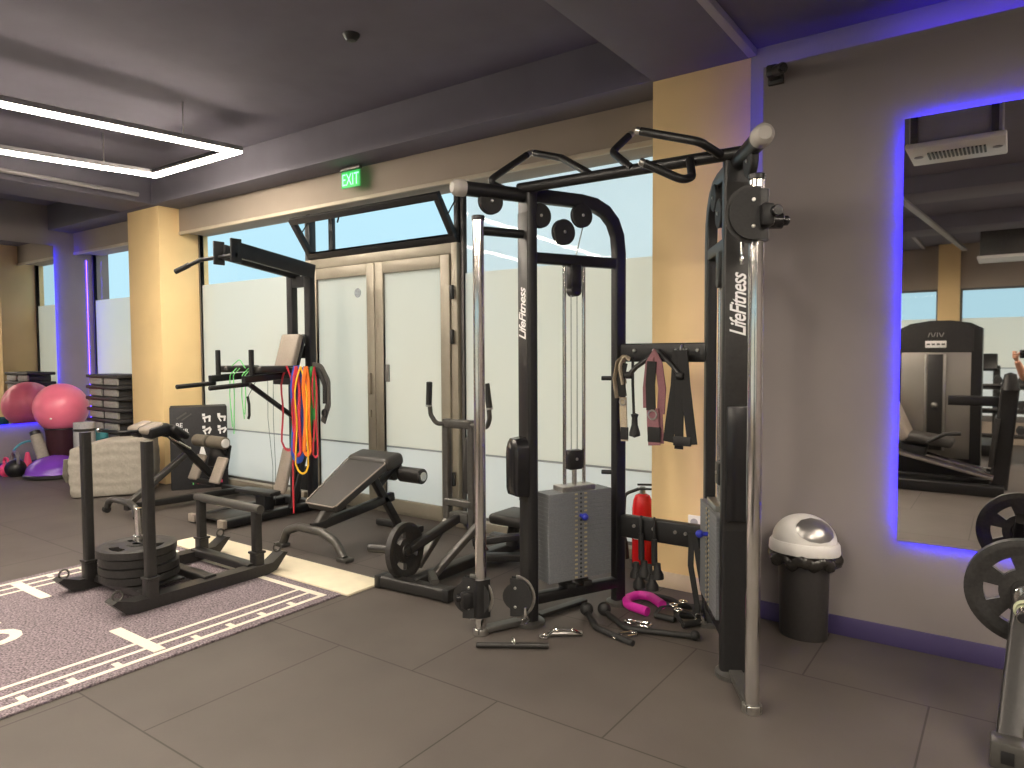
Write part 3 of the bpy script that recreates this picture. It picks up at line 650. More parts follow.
t = thing('straight_bar', 'straight dark bar attachment lying in front of the left chrome rail', 'cable attachment', (-2.0, 2.80, 0))
part('bar', B().cyl((-2.165, 2.705, .016), (-1.86, 2.905, .016), .015, 16), gun, t)
part('eye', B().torus((-2.01, 2.81, .036), .014, .005, axes((-.836, .548, 0)) @ Matrix.Rotation(PI/2, 3, 'X'), 14, 6), steel, t)
t = thing('stirrup_attachment', 'chrome stirrup handle lying right of the straight bar', 'grip handle', (-1.89, 3.07, 0))
part('frame', B().tube([(-1.945, 3.03, .012), (-1.90, 3.02, .05), (-1.82, 3.07, .05), (-1.80, 3.13, .012)], .007, .03, 8), chrome, t)
part('grip', B().cyl((-1.945, 3.035, .016), (-1.80, 3.135, .016), .013), steel, t)
part('ring', B().torus((-1.95, 3.0, .01), .022, .006, None, 16, 8), chrome, t)
single('brace_bar', B().bar([(-2.12, 3.21, .02), (-2.03, 3.56, .02)], .05, .022), gun, 'flat dark bar lying under the left weight stack', 'bar', (-2.07, 3.4, 0))

# ------------------------------------------------------------------ plates
def plate_b(R, tk, slots=3, hole=.026, c=(0, 0, 0), ax=None):
    """weight plate with hub, rim and grip openings, axis z"""
    n = 60; rs = [hole, R*.24, R*.26, R*.40, R*.44, R*.68, R*.72, R*.86, R*.90, R]
    hz = [tk*.5, tk*.5, tk*.36, tk*.30, tk*.30, tk*.30, tk*.32, tk*.5, tk*.5, tk*.42]
    def insl(i, k):
        if not slots or not (4 <= k < 5): return False
        a = (i/n*slots) % 1.0
        return .26 < a < .74
    b = B(); vs = []; fs = []; m = len(rs); c = V(c)
    for sgn in (1, -1):
        for i in range(n):
            for k in range(m):
                a = 2*PI*i/n; p = V((rs[k]*math.cos(a), rs[k]*math.sin(a), sgn*hz[k])); vs.append((ax @ p if ax else p)+c)
    I = lambda s_, i, k: (0 if s_ > 0 else n*m)+(i % n)*m+k
    for i in range(n):
        for k in range(m-1):
            if insl(i, k):
                if not insl(i-1, k): fs.append([I(1, i, k), I(1, i, k+1), I(-1, i, k+1), I(-1, i, k)])
                if not insl(i+1, k): fs.append([I(1, i+1, k+1), I(1, i+1, k), I(-1, i+1, k), I(-1, i+1, k+1)])
                fs.append([I(1, i, k), I(-1, i, k), I(-1, i+1, k), I(1, i+1, k)]); fs.append([I(1, i, k+1), I(1, i+1, k+1), I(-1, i+1, k+1), I(-1, i, k+1)])
            else:
                fs.append([I(1, i, k), I(1, i+1, k), I(1, i+1, k+1), I(1, i, k+1)]); fs.append([I(-1, i, k+1), I(-1, i+1, k+1), I(-1, i+1, k), I(-1, i, k)])
        fs.append([I(1, i, m-1), I(1, i+1, m-1), I(-1, i+1, m-1), I(-1, i, m-1)]); fs.append([I(1, i+1, 0), I(1, i, 0), I(-1, i, 0), I(-1, i+1, 0)])
    return b.add(vs, fs)

# ================================================================== SLED
SX0, SX1 = -4.74, -4.06
t = thing('weight_sled', 'black steel push sled standing on the turf lane', 'weight sled', (-4.41, 2.4, .0))
for x, sd in ((SX0, -1), (SX1, 1)):
    pts = [(1.81, .10), (1.88, .03), (1.95, .014), (2.80, .014), (2.87, .03), (2.96, .13), (2.93, .14), (2.84, .085), (1.93, .085), (1.84, .115)]
    b = B().prism(pts, (x-.05, 0, 0), (0, 1, 0), (0, 0, 1), (.10, 0, 0))
    part('skid', b, gun, t)
    for y in (1.86, 2.91):
        part('rope_hook', B().torus((x, y, .13 if y < 2 else .165), .028, .006, Matrix.Rotation(PI/2, 3, 'Y'), 18, 6), gunl, t)
part('cross_member', B().bar([(SX0, 2.72, .075), (SX1, 2.72, .075)], .08, .05), gun, t)
part('cross_member', B().bar([(SX0, 2.42, .075), (SX1, 2.42, .075)], .08, .05), gun, t)
part('cross_member', B().bar([(SX0, 2.05, .075), (SX1, 2.05, .075)], .08, .05), gun, t)
part('deck', B().box((-4.41, 2.16, .095), (.50, .30, .012), None, .003), gun, t)
part('plate_pin', B().cyl((-4.41, 2.16, .10), (-4.41, 2.16, .53), .024, 20).cyl((-4.41, 2.16, .33), (-4.41, 2.16, .36), .038, 20), chrome, t, 'chrome loading pin')
for x, y, h in ((SX0+.03, 1.995, 1.0), (SX1+.015, 2.04, .985)):
    p = part('push_pole', B().bar([(x, y, .085), (x, y, h)], .056, .056, (0, 1, 0), 0, .012), gun, t)
    part('pole_sleeve', B().bar([(x, y, .08), (x, y, .19)], .072, .072, (0, 1, 0), 0, .012).box((x, y, .19), (.082, .082, .016), None, .004), gun, p)
for x in (SX0+.01, SX1-.01):
    p = part('short_post', B().bar([(x, 2.76, .085), (x, 2.76, .44)], .055, .055, (0, 1, 0), 0, .01), gun, t)
    part('pole_sleeve', B().bar([(x, 2.76, .08), (x, 2.76, .165)], .072, .072, (0, 1, 0), 0, .012).box((x, 2.76, .165), (.084, .084, .016), None, .004), gun, p)
part('push_bar', B().tube([(SX0-.04, 2.76, .455), (SX1+.04, 2.76, .455)], .03, 0, 16), gunl, t)
for i, (z, R, tk, lb) in enumerate(((.130, .225, .05, 'black weight plate at the bottom of the sled stack'), (.181, .225, .05, 'black weight plate second from the bottom on the sled'), (.234, .215, .055, 'black weight plate second from the top on the sled'), (.288, .225, .05, 'black grip weight plate on top of the sled stack'))):
    single('weight_plate', plate_b(R, tk, 3, .027, (-4.41+.008*((i*3) % 2), 2.16-.006*i, z), rotz(.5*i)), cast, lb, 'weight plate', (-4.41, 2.16, z-tk/2), 'plates on the sled')

# ================================================================== DECLINE BENCH
t = thing('ab_bench', 'charcoal padded sit-up bench with foam roller facing the turf lane', 'exercise bench', (-4.2, 3.8, 0))
b = B().tube([(-4.56, 3.32, .02), (-4.50, 3.32, .13), (-4.36, 3.32, .178), (-4.10, 3.32, .178), (-3.95, 3.32, .13), (-3.86, 3.32, .02)], .032, .07, 14)
b.box((-4.57, 3.32, .014), (.11, .08, .028), None, .008).box((-3.85, 3.32, .014), (.11, .08, .028), None, .008)
part('front_foot', b, gunl, t)
part('spine', B().bar([(-4.2, 3.32, .19), (-4.2, 4.14, .29)], .06, .07), gun, t)
part('pad_post', B().bar([(-4.2, 3.36, .19), (-4.2, 3.48, .325)], .07, .055, (1, 0, 0)), gunl, t)
lo = V((-4.2, 3.40, .325)); hi = V((-4.2, 3.88, .60)); d = (hi-lo).normalized(); A = Matrix((V((1, 0, 0)), d, V((1, 0, 0)).cross(d))).transposed()
# tapered pad, wider at the top
L = (hi-lo).length
pd = B()
prof = [(-.15, -.0), (.15, -.0), (.17, .02), (.22, L*.97), (.20, L), (-.20, L), (-.22, L*.97), (-.17, .02)]
pd.prism(prof, lo-A.col[2]*.03, A.col[0], A.col[1], A.col[2]*.06)
po = part('back_pad', pd, pad, t)
md = po.modifiers.new('soft', 'BEVEL'); md.width = .02; md.segments = 3; md.limit_method = 'ANGLE'
part('piping', B().sweep([lo+A @ V((p[0]*1.005, p[1], .032)) for p in prof], circ(.006, 8), None, True), padb, po)
po = part('top_pad', B().box((-4.2, 3.955, .618), (.48, .20, .11), Matrix.Rotation(.25, 3, 'X'), .042, 4), pad, t)
part('rear_leg', B().bar([(-4.2, 3.88, .55), (-4.2, 4.20, .05)], .06, .06, (1, 0, 0)), gun, t)
part('rear_foot', B().bar([(-4.45, 4.22, .03), (-3.95, 4.22, .03)], .06, .05), gun, t)
part('roller_arm', B().bar([(-4.2, 3.98, .40), (-4.2, 4.20, .56), (-4.2, 4.24, .48)], .05, .05, (1, 0, 0), .03), gun, t)
for xa, xb, xc in ((-4.42, -4.23, -4.42), (-4.17, -3.92, -3.92)):
    rl2 = part('foam_roller', B().cyl((xa, 4.22, .47), (xb, 4.22, .47), .064, 24, .012), pad, t)
    part('roller_cap', B().cyl((xc-.006, 4.22, .47), (xc+.006, 4.22, .47), .038, 20), steel, rl2)

# ================================================================== T-BAR ROW MACHINE
t = thing('row_machine', 'grey plate loaded row machine behind the left chrome rail', 'row machine', (-2.95, 3.5, 0))
b = B().bar([(-3.22, 3.09, .045), (-2.72, 3.125, .045)], .085, .075)
part('front_foot', b, gun, t)
for xx_, yy_ in ((-3.235, 3.088), (-2.705, 3.127)): part('foot_cap', B().box((xx_, yy_, .045), (.05, .092, .08), .077, .008), blk, t)
part('spine', B().bar([(-3.0, 3.10, .06), (-2.98, 4.35, .06)], .09, .07), gun, t)
part('rear_foot', B().bar([(-3.30, 4.34, .04), (-2.66, 4.34, .04)], .08, .07), gun, t)
for x in (-3.165, -2.945):
    part('upright', B().bar([(x, 3.65, .28), (x, 3.65, 1.03)], .05, .05, (0, 1, 0)), gunl, t)
part('cross_piece', B().bar([(-3.165, 3.645, 1.0), (-2.945, 3.645, 1.0)], .05, .06), gunl, t)
part('cross_piece', B().bar([(-3.165, 3.645, .46), (-2.945, 3.645, .46)], .05, .05), gunl, t)
for sg, x in ((-1, -3.165), (1, -2.945)):
    x += sg*.0 if sg < 0 else .12
    h = part('handle', B().tube([(x-(.12 if sg > 0 else 0), 3.64, 1.0), (x+sg*.05, 3.60, .995), (x+sg*.085, 3.58, 1.06), (x+sg*.085, 3.57, 1.14)], .016, .06), gunl, t)
    part('handle_grip', B().cyl((x+sg*.092, 3.57, 1.125), (x+sg*.075, 3.56, 1.285), .021, 14), rubber, h)
    part('grip_ring', B().cyl((x+sg*.0925, 3.57, 1.115), (x+sg*.091, 3.57, 1.13), .023, 14), steel, h)
part('chest_pad', B().box((-3.04, 3.78, .70), (.15, .06, .40), Matrix.Rotation(-.10, 3, 'X'), .025, 3), pad, t)
part('pad_post', B().bar([(-3.04, 3.84, .10), (-3.04, 3.83, .62)], .06, .06, (0, 1, 0)), gun, t)
part('lever_arm', B().bar([(-3.05, 3.66, .37), (-3.12, 3.22, .225)], .055, .055), gun, t)
part('pivot_block', B().box((-3.05, 3.66, .36), (.16, .08, .07), None, .008).cyl((-3.16, 3.66, .36), (-2.94, 3.66, .36), .022), gunl, t)
for x0, x1, y0 in ((-3.15, -3.13, 3.28), (-2.95, -2.86, 3.22)):
    part('brace', B().bar([(x1, 3.60, .34), (x0, y0+.05, .085)], .05, .04), gunl, t)
part('link_arm', B().bar([(-3.05, 3.70, .33), (-3.0, 3.86, .08)], .05, .05), gunl, t)
part('brace_foot', B().bar([(-2.96, 3.25, .085), (-2.82, 3.13, .085)], .05, .05), gunl, t)
part('weight_peg', B().cyl((-3.10, 3.20, .225), (-3.42, 3.16, .205), .028, 16).cyl((-3.17, 3.193, .222), (-3.20, 3.19, .22), .042, 16), gun, t)
st_ = part('seat', B().box((-2.86, 4.08, .30), (.34, .32, .075), None, .03, 3), pad, t)
part('seat_post', B().bar([(-2.93, 4.08, .09), (-2.90, 4.08, .27)], .07, .07, (0, 1, 0)), gun, t)
part('foot_rail', B().bar([(-2.95, 3.66, .20), (-2.72, 3.80, .24), (-2.58, 4.10, .22)], .05, .05, (0, 0, 1), .1), gun, t)
part('foot_rail', B().bar([(-2.9, 3.70, .10), (-2.5, 4.05, .08)], .07, .05), gun, t)
dd = V((-.31, -.04, -.02)).normalized(); Ax = dd.to_track_quat('Z', 'Y').to_matrix()
single('weight_plate', plate_b(.178, .045, 3, .024, (-3.135, 3.198, .224), Ax), cast, 'grey weight plate on the peg of the row machine', 'weight plate', (-3.17, 3.194, .05))

# ================================================================== VKR / PULL-UP STATION
t = thing('dip_station', 'black pull-up and dip tower standing before the window', 'dip station', (-5.55, 3.9, 0))
for x in (-5.62, -5.36): part('mast', B().bar([(x, 4.25, .05), (x, 4.25, 2.28)], .085, .075, (0, 1, 0)), dalu, t)
for z, h in ((2.16, .10), (1.5, .12), (.30, .22)): part('mast_brace', B().box((-5.49, 4.25, z), (.20, .06, h), None, .005), dalu, t)
for x in (-5.55, -5.34): part('boom', B().bar([(x, 4.28, 2.25), (x, 3.50, 2.36)], .055, .13, (0, 0, 1)), dalu, t)
for x in (-5.57, -5.32): part('boom_plate', B().box((x, 3.47, 2.35), (.02, .10, .20), None, .004), dalu, t)
part('pull_up_bar', B().tube([(-6.10, 3.40, 2.235), (-5.86, 3.47, 2.315), (-5.31, 3.47, 2.315)], .018, .05), blk, t)
part('bar_grip', B().cyl((-6.13, 3.392, 2.225), (-5.98, 3.435, 2.277), .024, 14), rubber, t)
for x in (-5.80, -5.30):
    a_ = part('dip_arm', B().bar([(x, 4.20, 1.305), (x, 3.50, 1.265)], .055, .06), blk, t)
    part('dip_grip', B().cyl((x-.02, 3.56, 1.225), (x-.02, 3.20, 1.205), .02, 14), rubber, a_)
    part('upright_grip', B().cyl((x, 3.58, 1.28), (x, 3.58, 1.52), .022, 14), rubber, a_)
    part('arm_pad', B().box((x+.02, 3.78, 1.35), (.15, .36, .06), None, .025, 3), pad, a_)
part('arm_bracket', B().box((-5.52, 4.20, 1.27), (.60, .08, .16), None, .01), blk, t)
A = Matrix.Rotation(-.30, 3, 'X')
part('back_pad', B().box((-5.46, 4.08, 1.50), (.27, .06, .34), A, .022, 3), padb, t)
part('pad_shell', B().box((-5.46, 4.12, 1.50), (.28, .03, .34), A, .01), blk, t)
for x in (-5.40,): part('brace', B().bar([(x, 3.62, 1.22), (x-.05, 4.22, .82)], .035, .05, (1, 0, 0)), blk, t)
for x in (-5.85, -5.40):
    part('base_rail', B().bar([(x, 3.35, .045), (x, 4.35, .045)], .09, .07), blk, t)
    part('rail_cap', B().box((x, 3.335, .048), (.092, .04, .07), None, .006), padb, t)
part('base_plate', B().bb(-5.82, -5.42, 3.37, 3.75, .05, .07, .004), gun, t)
part('rear_beam', B().bar([(-5.95, 4.30, .05), (-5.0, 4.30, .05)], .08, .07), blk, t)
part('step_plate', B().box((-5.56, 3.80, .235), (.46, .14, .035), .12, .006), gun, t)
part('step_bracket', B().box((-5.50, 3.82, .14), (.14, .10, .17), None, .008), blk, t)
A = Matrix.Rotation(-.28, 3, 'X')
part('leg_pad', B().box((-5.38, 3.95, .42), (.15, .05, .42), A, .02, 3), padb, t)
part('leg_post', B().bar([(-5.30, 3.96, .08), (-5.30, 4.12, .62)], .06, .05, (1, 0, 0)), blk, t)
part('hanger_bar', B().bar([(-5.32, 3.92, 1.335), (-4.80, 3.92, 1.335)], .05, .06), blk, t)
part('hanger_plate', B().prism([(-.0, 0), (.30, 0), (.24, -.25), (.08, -.20)], (-5.18, 3.955, 1.36), (1, 0, 0), (0, 0, 1), (0, .02, 0)), blk, t)
# belt looped over the end of the hanger bar
t = thing('lifting_belt', 'grey and black strap with buckle looped at the right end of the band hanger', 'strap', (-4.800, 3.9, 1.36))
part('belt', B().sweep(fillet([(-4.890, 3.90, 1.38), (-4.790, 3.90, 1.37), (-4.700, 3.90, 1.25), (-4.700, 3.90, 1.05), (-4.770, 3.90, .90)], .06), rrect(.06, .012, .004), (0, -1, 0)), gunl, t)
part('lining', B().sweep(fillet([(-4.880, 3.895, 1.355), (-4.805, 3.895, 1.34), (-4.735, 3.895, 1.22), (-4.735, 3.895, 1.06)], .06), rrect(.05, .012, .004), (0, -1, 0)), webb, t)
part('buckle', B().torus((-4.730, 3.885, .98), .03, .008, Matrix.Rotation(PI/2, 3, 'X'), 18, 8), blk, t)
# resistance bands draped over the hanger bar
def band(c, x, z1, w, sp, label, y=3.90, th_=.006, zt_=1.372):
    n = 8; pts = []
    x += .125
    zb = z1+sp
    for i in range(n+1): pts.append((x-sp*math.sin(PI*.5*min(1, i/n*3)), y-.035-.01*math.sin(i), zt_+(zb-zt_)*i/n))
    for i in range(1, 8): a = PI*i/8; pts.append((x-sp*math.cos(a), y-.036, zb-sp*math.sin(a)))
    for i in range(n, -1, -1): pts.append((x+sp*math.sin(PI*.5*min(1, i/n*3)), y-.034+.006*math.sin(i), zt_+.002+(zb-zt_)*i/n))
    b = B().sweep(pts, rrect(w, th_, th_*.4), (0, -1, 0), closed=True)
    return single('resistance_band', b, bandc[c], label, 'resistance band', (x, y, zt_), 'resistance bands on the hanger')
band('crimson', -5.33, .63, .022, .075, 'thin red band loop hanging farthest left on the band hanger')
band('blue', -5.20, .56, .075, .045, 'wide blue resistance band hanging in the middle of the bundle', 3.905, .012)
band('green', -5.235, .60, .05, .06, 'green resistance band hanging behind the blue one', 3.93)
band('red', -5.165, .60, .030, .035, 'bright red tube band hanging across the blue band', 3.875, .014)
band('violet', -5.10, .66, .03, .03, 'dark violet resistance band hanging between blue and orange', 3.91)
band('yellow', -5.10, .45, .018, .075, 'yellow resistance band whose loop hangs lowest', 3.87, .008)
band('orange', -5.04, .62, .045, .028, 'wide orange resistance band hanging right of the violet one', 3.88, .010)
b = bandc['green']; band('green', -5.0, .74, .035, .025, 'short green band hanging right of the orange one', 3.91)
band('crimson', -4.955, .60, .020, .02, 'thin dark red band hanging farthest right', 3.90)
single('resistance_band', B().tube([(-5.13, 3.86, .55), (-5.125, 3.85, .30), (-5.12, 3.85, .08)], .008), bandc['red'], 'single red cord trailing from the bands down to the base', 'resistance band', (-5.12, 3.86, .08), 'resistance bands on the hanger')
t = thing('tube_band', 'lime green tube band draped over the left dip arm', 'resistance band', (-5.45, 3.62, 1.4))
for k, (x, zb) in enumerate(((-5.62, .84), (-5.57, .78), (-5.44, .92), (-5.40, .96))):
    part('tube', B().tube([(x+.04, 3.62, 1.36), (x, 3.58, 1.30), (x-.01+.02*(k % 2), 3.58, 1.12), (x+.02-.03*(k % 2), 3.58, zb)], .0045, .04, 6), bandc['lime'], t)
part('tube', B().tube([(-5.62, 3.60, 1.38), (-5.50, 3.60, 1.44), (-5.42, 3.60, 1.36)], .0045, .04, 6), bandc['lime'], t)
t = thing('tube_band', 'thin dark cords hanging in front of the window with one black grip', 'resistance band', (-5.5, 3.9, 1.25))
for x, x2 in ((-5.50, -5.50), (-5.42, -5.46)): part('cord', B().tube([(x, 3.88, 1.28), (x-.01, 3.88, .9), (x2+.02, 3.90, .45), (x2-.02, 3.92, .10)], .0022, .1, 6), gunl, t)
part('cord', B().tube([(-5.62, 3.75, 1.09), (-5.53, 3.80, 1.28), (-5.50, 3.88, 1.28)], .003, .03, 6), gunl, t)
part('grip', B().tube([(-5.62, 3.75, 1.10), (-5.60, 3.75, 1.03), (-5.60, 3.75, .93), (-5.615, 3.75, .90)], .012, .03), rubber, t)

# ================================================================== BACK EXTENSION BENCH
t = thing('back_extension_bench', 'black and taupe back extension bench with rollers beside the pillar', 'exercise bench', (-6.6, 3.7, 0))
part('base_beam', B().bar([(-6.6, 3.12, .085), (-6.6, 4.32, .055)], .075, .06), gun, t)
b = B().tube([(-6.92, 3.10, .04), (-6.88, 3.10, .11), (-6.78, 3.10, .14), (-6.48, 3.10, .14), (-6.39, 3.10, .11), (-6.33, 3.09, .04)], .03, .05, 14)
part('front_foot', b, gunl, t)
for xx_ in (-6.335, -6.915): part('foot_tip', B().cyl((xx_-.025, 3.095, .033), (xx_+.025, 3.095, .033), .032), rubber, t)
part('rear_foot', B().bar([(-6.92, 4.31, .05), (-6.28, 4.31, .05)], .07, .05), gun, t)
part('main_arm', B().bar([(-6.6, 3.38, .765), (-6.6, 3.56, .71), (-6.6, 3.98, .25)], .065, .075, (1, 0, 0), .08), blk, t)
part('strut', B().bar([(-6.6, 3.16, .12), (-6.6, 3.70, .50)], .055, .065, (1, 0, 0)), gunl, t)
part('adjuster', B().tube([(-6.56, 3.52, .70), (-6.54, 3.60, .64), (-6.54, 3.72, .56)], .012, .03), chrome, t)
for x in (-6.79, -6.58): part('hip_pad', B().box((x, 3.41, .765), (.18, .22, .11), Matrix.Rotation(.2, 3, 'X'), .035, 3), blk, t)
for x in (-6.79, -6.58): part('pad_top', B().box((x, 3.365, .793), (.15, .19, .07), Matrix.Rotation(.3, 3, 'X'), .03, 3), padb, t)
part('pad_wing', B().box((-6.55, 3.58, .74), (.24, .20, .07), Matrix.Rotation(-.62, 3, 'X'), .03, 3), blk, t)
part('handle', B().tube([(-6.68, 3.30, .765), (-6.70, 3.14, .765), (-7.02, 3.10, .77)], .016, .04), blk, t)
part('handle_cap', B().ball((-7.03, 3.10, .77), .024), steel, t)
part('ankle_roller', B().cyl((-6.86, 3.97, .60), (-6.64, 3.97, .60), .062, 24, .012), padd, t); rl3 = part('ankle_roller', B().cyl((-6.60, 3.97, .60), (-6.34, 3.97, .60), .062, 24, .012), padd, t)
part('roller_cap', B().cyl((-6.342, 3.97, .60), (-6.334, 3.97, .60), .045, 24), white, rl3)
part('roller_arm', B().bar([(-6.44, 3.98, .56), (-6.44, 4.06, .44), (-6.58, 4.0, .30)], .04, .05, (1, 0, 0), .05), blk, t)
part('guard_pad', B().box((-6.56, 4.04, .45), (.34, .03, .24), Matrix.Rotation(-.2, 3, 'X'), .012), blk, t)
for x, rzz in ((-6.78, .0), (-6.40, .0)):
    b = B().box((x, 3.93, .33), (.16, .04, .27), Matrix.Rotation(-.42, 3, 'X') , .016, 3)
    part('foot_plate', b, padb, t)
part('foot_deck', B().bar([(-6.80, 3.90, .20), (-6.38, 3.90, .20)], .06, .05), blk, t)

# plyo box with printed exercises
t = thing('plyo_box', 'black foam plyo box printed with white exercise figures by the pillar', 'plyo box', (-7.27, 4.24, 0), math.radians(60))
part('body', B().box((0, .16, .455), (.58, .30, .91), None, .012), mat('black_foam_cover', (.018, .018, .02), .6, 0, .2, 60, .08), t, local=True)
fb = B(); m_ = lambda x, z: frame4((x, -.0035+.012, z), (1, 0, 0), (0, 0, 1))
for i, (wd_, z) in enumerate((('BE', .71), ('YOUR', .645), ('BEST', .58))):
    tb = text_b(wd_, .068, frame4((-.195, .0085, z), (1, 0, 0), (0, 0, 1)), .0008); fb.add(tb.v, tb.f)
part('lettering', fb, whitep, t, 'white capital lettering', local=True)
fg = B(); rnd = random.Random(3)
for r_ in range(3):
    for c_ in range(2):
        cx, cz = .08+c_*.155, .79-r_*.135
        fg.box((cx-.03, .009, cz+.025), (.03, .002, .03), None, .0005, 1)
        fg.box((cx, .009, cz), (.085, .002, .022), Matrix.Rotation(rnd.uniform(-.5, .5), 3, 'Y'), .0005, 1)
        fg.box((cx+.03, .009, cz-.02), (.02, .002, .06), Matrix.Rotation(rnd.uniform(-.6, .6), 3, 'Y'), .0005, 1)
        fg.box((cx-.02, .009, cz-.03), (.016, .002, .05), Matrix.Rotation(rnd.uniform(-.6, .6), 3, 'Y'), .0005, 1)
part('figure_print', fg, whitep, t, 'small white exercise figures', local=True)
tg = B()
for cx in (-.10, .03):
    tg.prism([(-.04, 0), (.04, 0), (.012, .11), (-.012, .11)], (cx, .0095, .36), (1, 0, 0), (0, 0, 1), (0, -.002, 0))
part('triangle_print', tg, whitep, t, 'white triangular prints', local=True)
part('stripe_print', B().box((-.17, .009, .815), (.12, .002, .018), Matrix.Rotation(-.6, 3, 'Y'), .0005, 1).box((-.12, .009, .80), (.12, .002, .012), Matrix.Rotation(-.6, 3, 'Y'), .0005, 1), gunl, t, local=True)
part('side_print', B().box((-.07, .009, .16), (.012, .002, .22), None, .0005, 1), bandc['lime'], t, 'thin lime stripe', local=True)
part('side_print', B().box((.10, .009, .07), (.26, .002, .03), None, .0005, 1), pinkp, t, 'pink printed strip', local=True)

# ================================================================== FAR CORNER
# soft beige canvas bag
t = thing('storage_bag', 'beige canvas storage cube with dark opening behind the sled', 'storage bag', (-7.95, 3.68, 0))
bm = bmesh.new(); bmesh.ops.create_cube(bm, size=1); bmesh.ops.subdivide_edges(bm, edges=bm.edges[:], cuts=15, use_grid_fill=True)
Az = rotz(math.radians(52)); rnd = random.Random(5)
for v in bm.verts:
    x, y, z = v.co; bul = 1+.05*math.cos(PI*z)
    p = V((x*.74*bul, y*.46*bul, (z+.5)*.52)); p.z += (.10*(x+.5))*(z+.5) + .012*math.sin(9*x+5*z)*(z+.5); p.y += .005*math.sin(34*z+3*x)+.004*math.sin(55*z-4*x); p.x += .005*math.sin(30*z+5*y)
    p += V((rnd.uniform(-1, 1), rnd.uniform(-1, 1), 0))*.007
    v.co = Az @ p+V((-7.80, 3.60, .012))
bm.verts.index_update(); b = B().add([v.co.copy() for v in bm.verts], [[v.index for v in f.verts] for f in bm.faces]); bm.free()
o = part('bag_body', b, beigeb, t, ang=80); o.modifiers.new('soft', 'SUBSURF').levels = 1; o.modifiers['soft'].render_levels = 1
part('handle_strap', B().sweep(fillet([Az @ V((-.43, -.12, .40))+V((-7.80, 3.60, 0)), Az @ V((-.47, -.04, .22))+V((-7.80, 3.60, 0)), Az @ V((-.46, .06, .10))+V((-7.80, 3.60, 0)), Az @ V((-.43, .12, .40))+V((-7.80, 3.60, 0))], .08), rrect(.05, .012, .004), (0, 0, 1)), beigeb, t)
t = thing('grey_roller', 'grey foam roller standing upright behind the beige bag', 'foam roller', (-8.80, 3.72, 0))
part('tube', B().lathe([(.05, .0), (.112, .0), (.112, .70), (.05, .70), (.05, 0)], (-8.80, 3.72, 0), None, 28), gray_, t)
part('end_band', B().lathe([(.112, .60), (.116, .605), (.116, .625), (.112, .63)], (-8.80, 3.72, 0), None, 28), gun, t)
single('foam_roller', B().lathe([(.05, 0), (.08, 0), (.08, .58), (.05, .58), (.05, 0)], (-8.98, 3.98, 0), None, 24), teal, 'teal foam roller standing behind the grey roller', 'foam roller', (-8.98, 3.98, 0))
b = B().bb(-9.78, -9.47, 4.06, 4.16, 0, .485, .008)
o = single('foam_block', b, bluef, 'blue textured foam block standing behind the purple dome', 'foam block', (-9.62, 4.11, 0))
b = B()
for i in range(5):
    for j in range(9): b.box((-9.745+i*.06, 4.058, .03+j*.052), (.05, .012, .042), None, .006, 1)
part('tread', b, bluef, o)
# step stack in the corner window
for k in range(9):
    z = .02+k*.138; dx = .012*((k*7) % 3-1)
    nm = ['lowest black step of the stack by the corner window', 'second lowest black step of the corner stack', 'third black step from the floor of the corner stack', 'fourth black step from the floor of the corner stack', 'middle black step of the corner window stack', 'fourth black step from the top of the corner stack', 'third black step from the top of the corner stack', 'second black step from the top of the corner stack', 'topmost black step of the stack by the corner window'][k]
    t = thing('aerobic_step', nm, 'aerobic step', (-9.20+dx, 4.28, z-.02), 0, 'stacked aerobic steps')
    part('deck', B().box((0, 0, .115), (.82, .38, .045), None, .015), stepm, t, local=True)
    part('riser', B().box((0, 0, .045), (.70, .30, .09), None, .012), stepm, t, local=True)
    for sx in (-.20, .20): part('side_panel', B().box((sx, -.156, .05), (.34, .03, .085), None, .012), stepg, t, local=True)
# exercise ball on its ring
t0 = V((-10.0, 3.96, 0))
t = thing('exercise_ball', 'large glossy pink exercise ball in front of the far mirror', 'exercise ball', (t0.x, t0.y, .49))
bb_ = B().ball((t0.x, t0.y, .805), .315, 48, 28); part('ball', bb_, pinkball, t)
part('valve', B().cyl((t0.x+.21, t0.y-.205, .69), (t0.x+.22, t0.y-.213, .685), .012), white, t)
for i in range(1): pass
t = thing('ball_stand', 'dark round pot stand carrying the pink exercise ball', 'stand', (t0.x, t0.y, 0))
part('pot', B().lathe([(1e-5, 0), (.15, 0), (.16, .02), (.185, .48), (.20, .535), (.19, .545), (.165, .535), (.14, .10), (1e-5, .10)], t0, None, 28), mat('maroon_plastic', (.045, .012, .018), .5, 0, .1, 20), t)
part('rim', B().torus(t0+V((0, 0, .54)), .192, .012, None, 28, 8), blk, t)
t = thing('balance_dome', 'purple half ball balance trainer lying on the floor', 'balance trainer', (-9.55, 3.70, 0))
part('base', B().lathe([(1e-5, 0), (.33, 0), (.345, .015), (.345, .04), (.33, .05), (1e-5, .05)], (-9.55, 3.70, 0), None, 40), gun, t)
part('dome', B().lathe([(.325, .05)]+[(max(1e-5, .32*math.cos(a)), .055+.20*math.sin(a)) for a in [PI/2*i/10 for i in range(11)]], (-9.55, 3.70, 0), None, 40), purple, t)
def kettle(x, y, r, m, label, hm=None):
    t = thing('kettlebell', label, 'kettlebell', (x, y, 0), 0, 'kettlebells by the far mirror')
    part('bell', B().lathe([(1e-5, 0), (r*.6, 0)]+[(max(1e-5, r*math.cos(a)), r*.85+r*math.sin(a)) for a in [-.95+2.52*i/12 for i in range(13)]], (x, y, 0), None, 24), m, t)
    part('handle', B().tube([(x-r*.75, y, r*1.4), (x-r*.8, y, r*2.2), (x-r*.4, y, r*2.6), (x+r*.4, y, r*2.6), (x+r*.8, y, r*2.2), (x+r*.75, y, r*1.4)], r*.17, r*.4), hm or m, t)
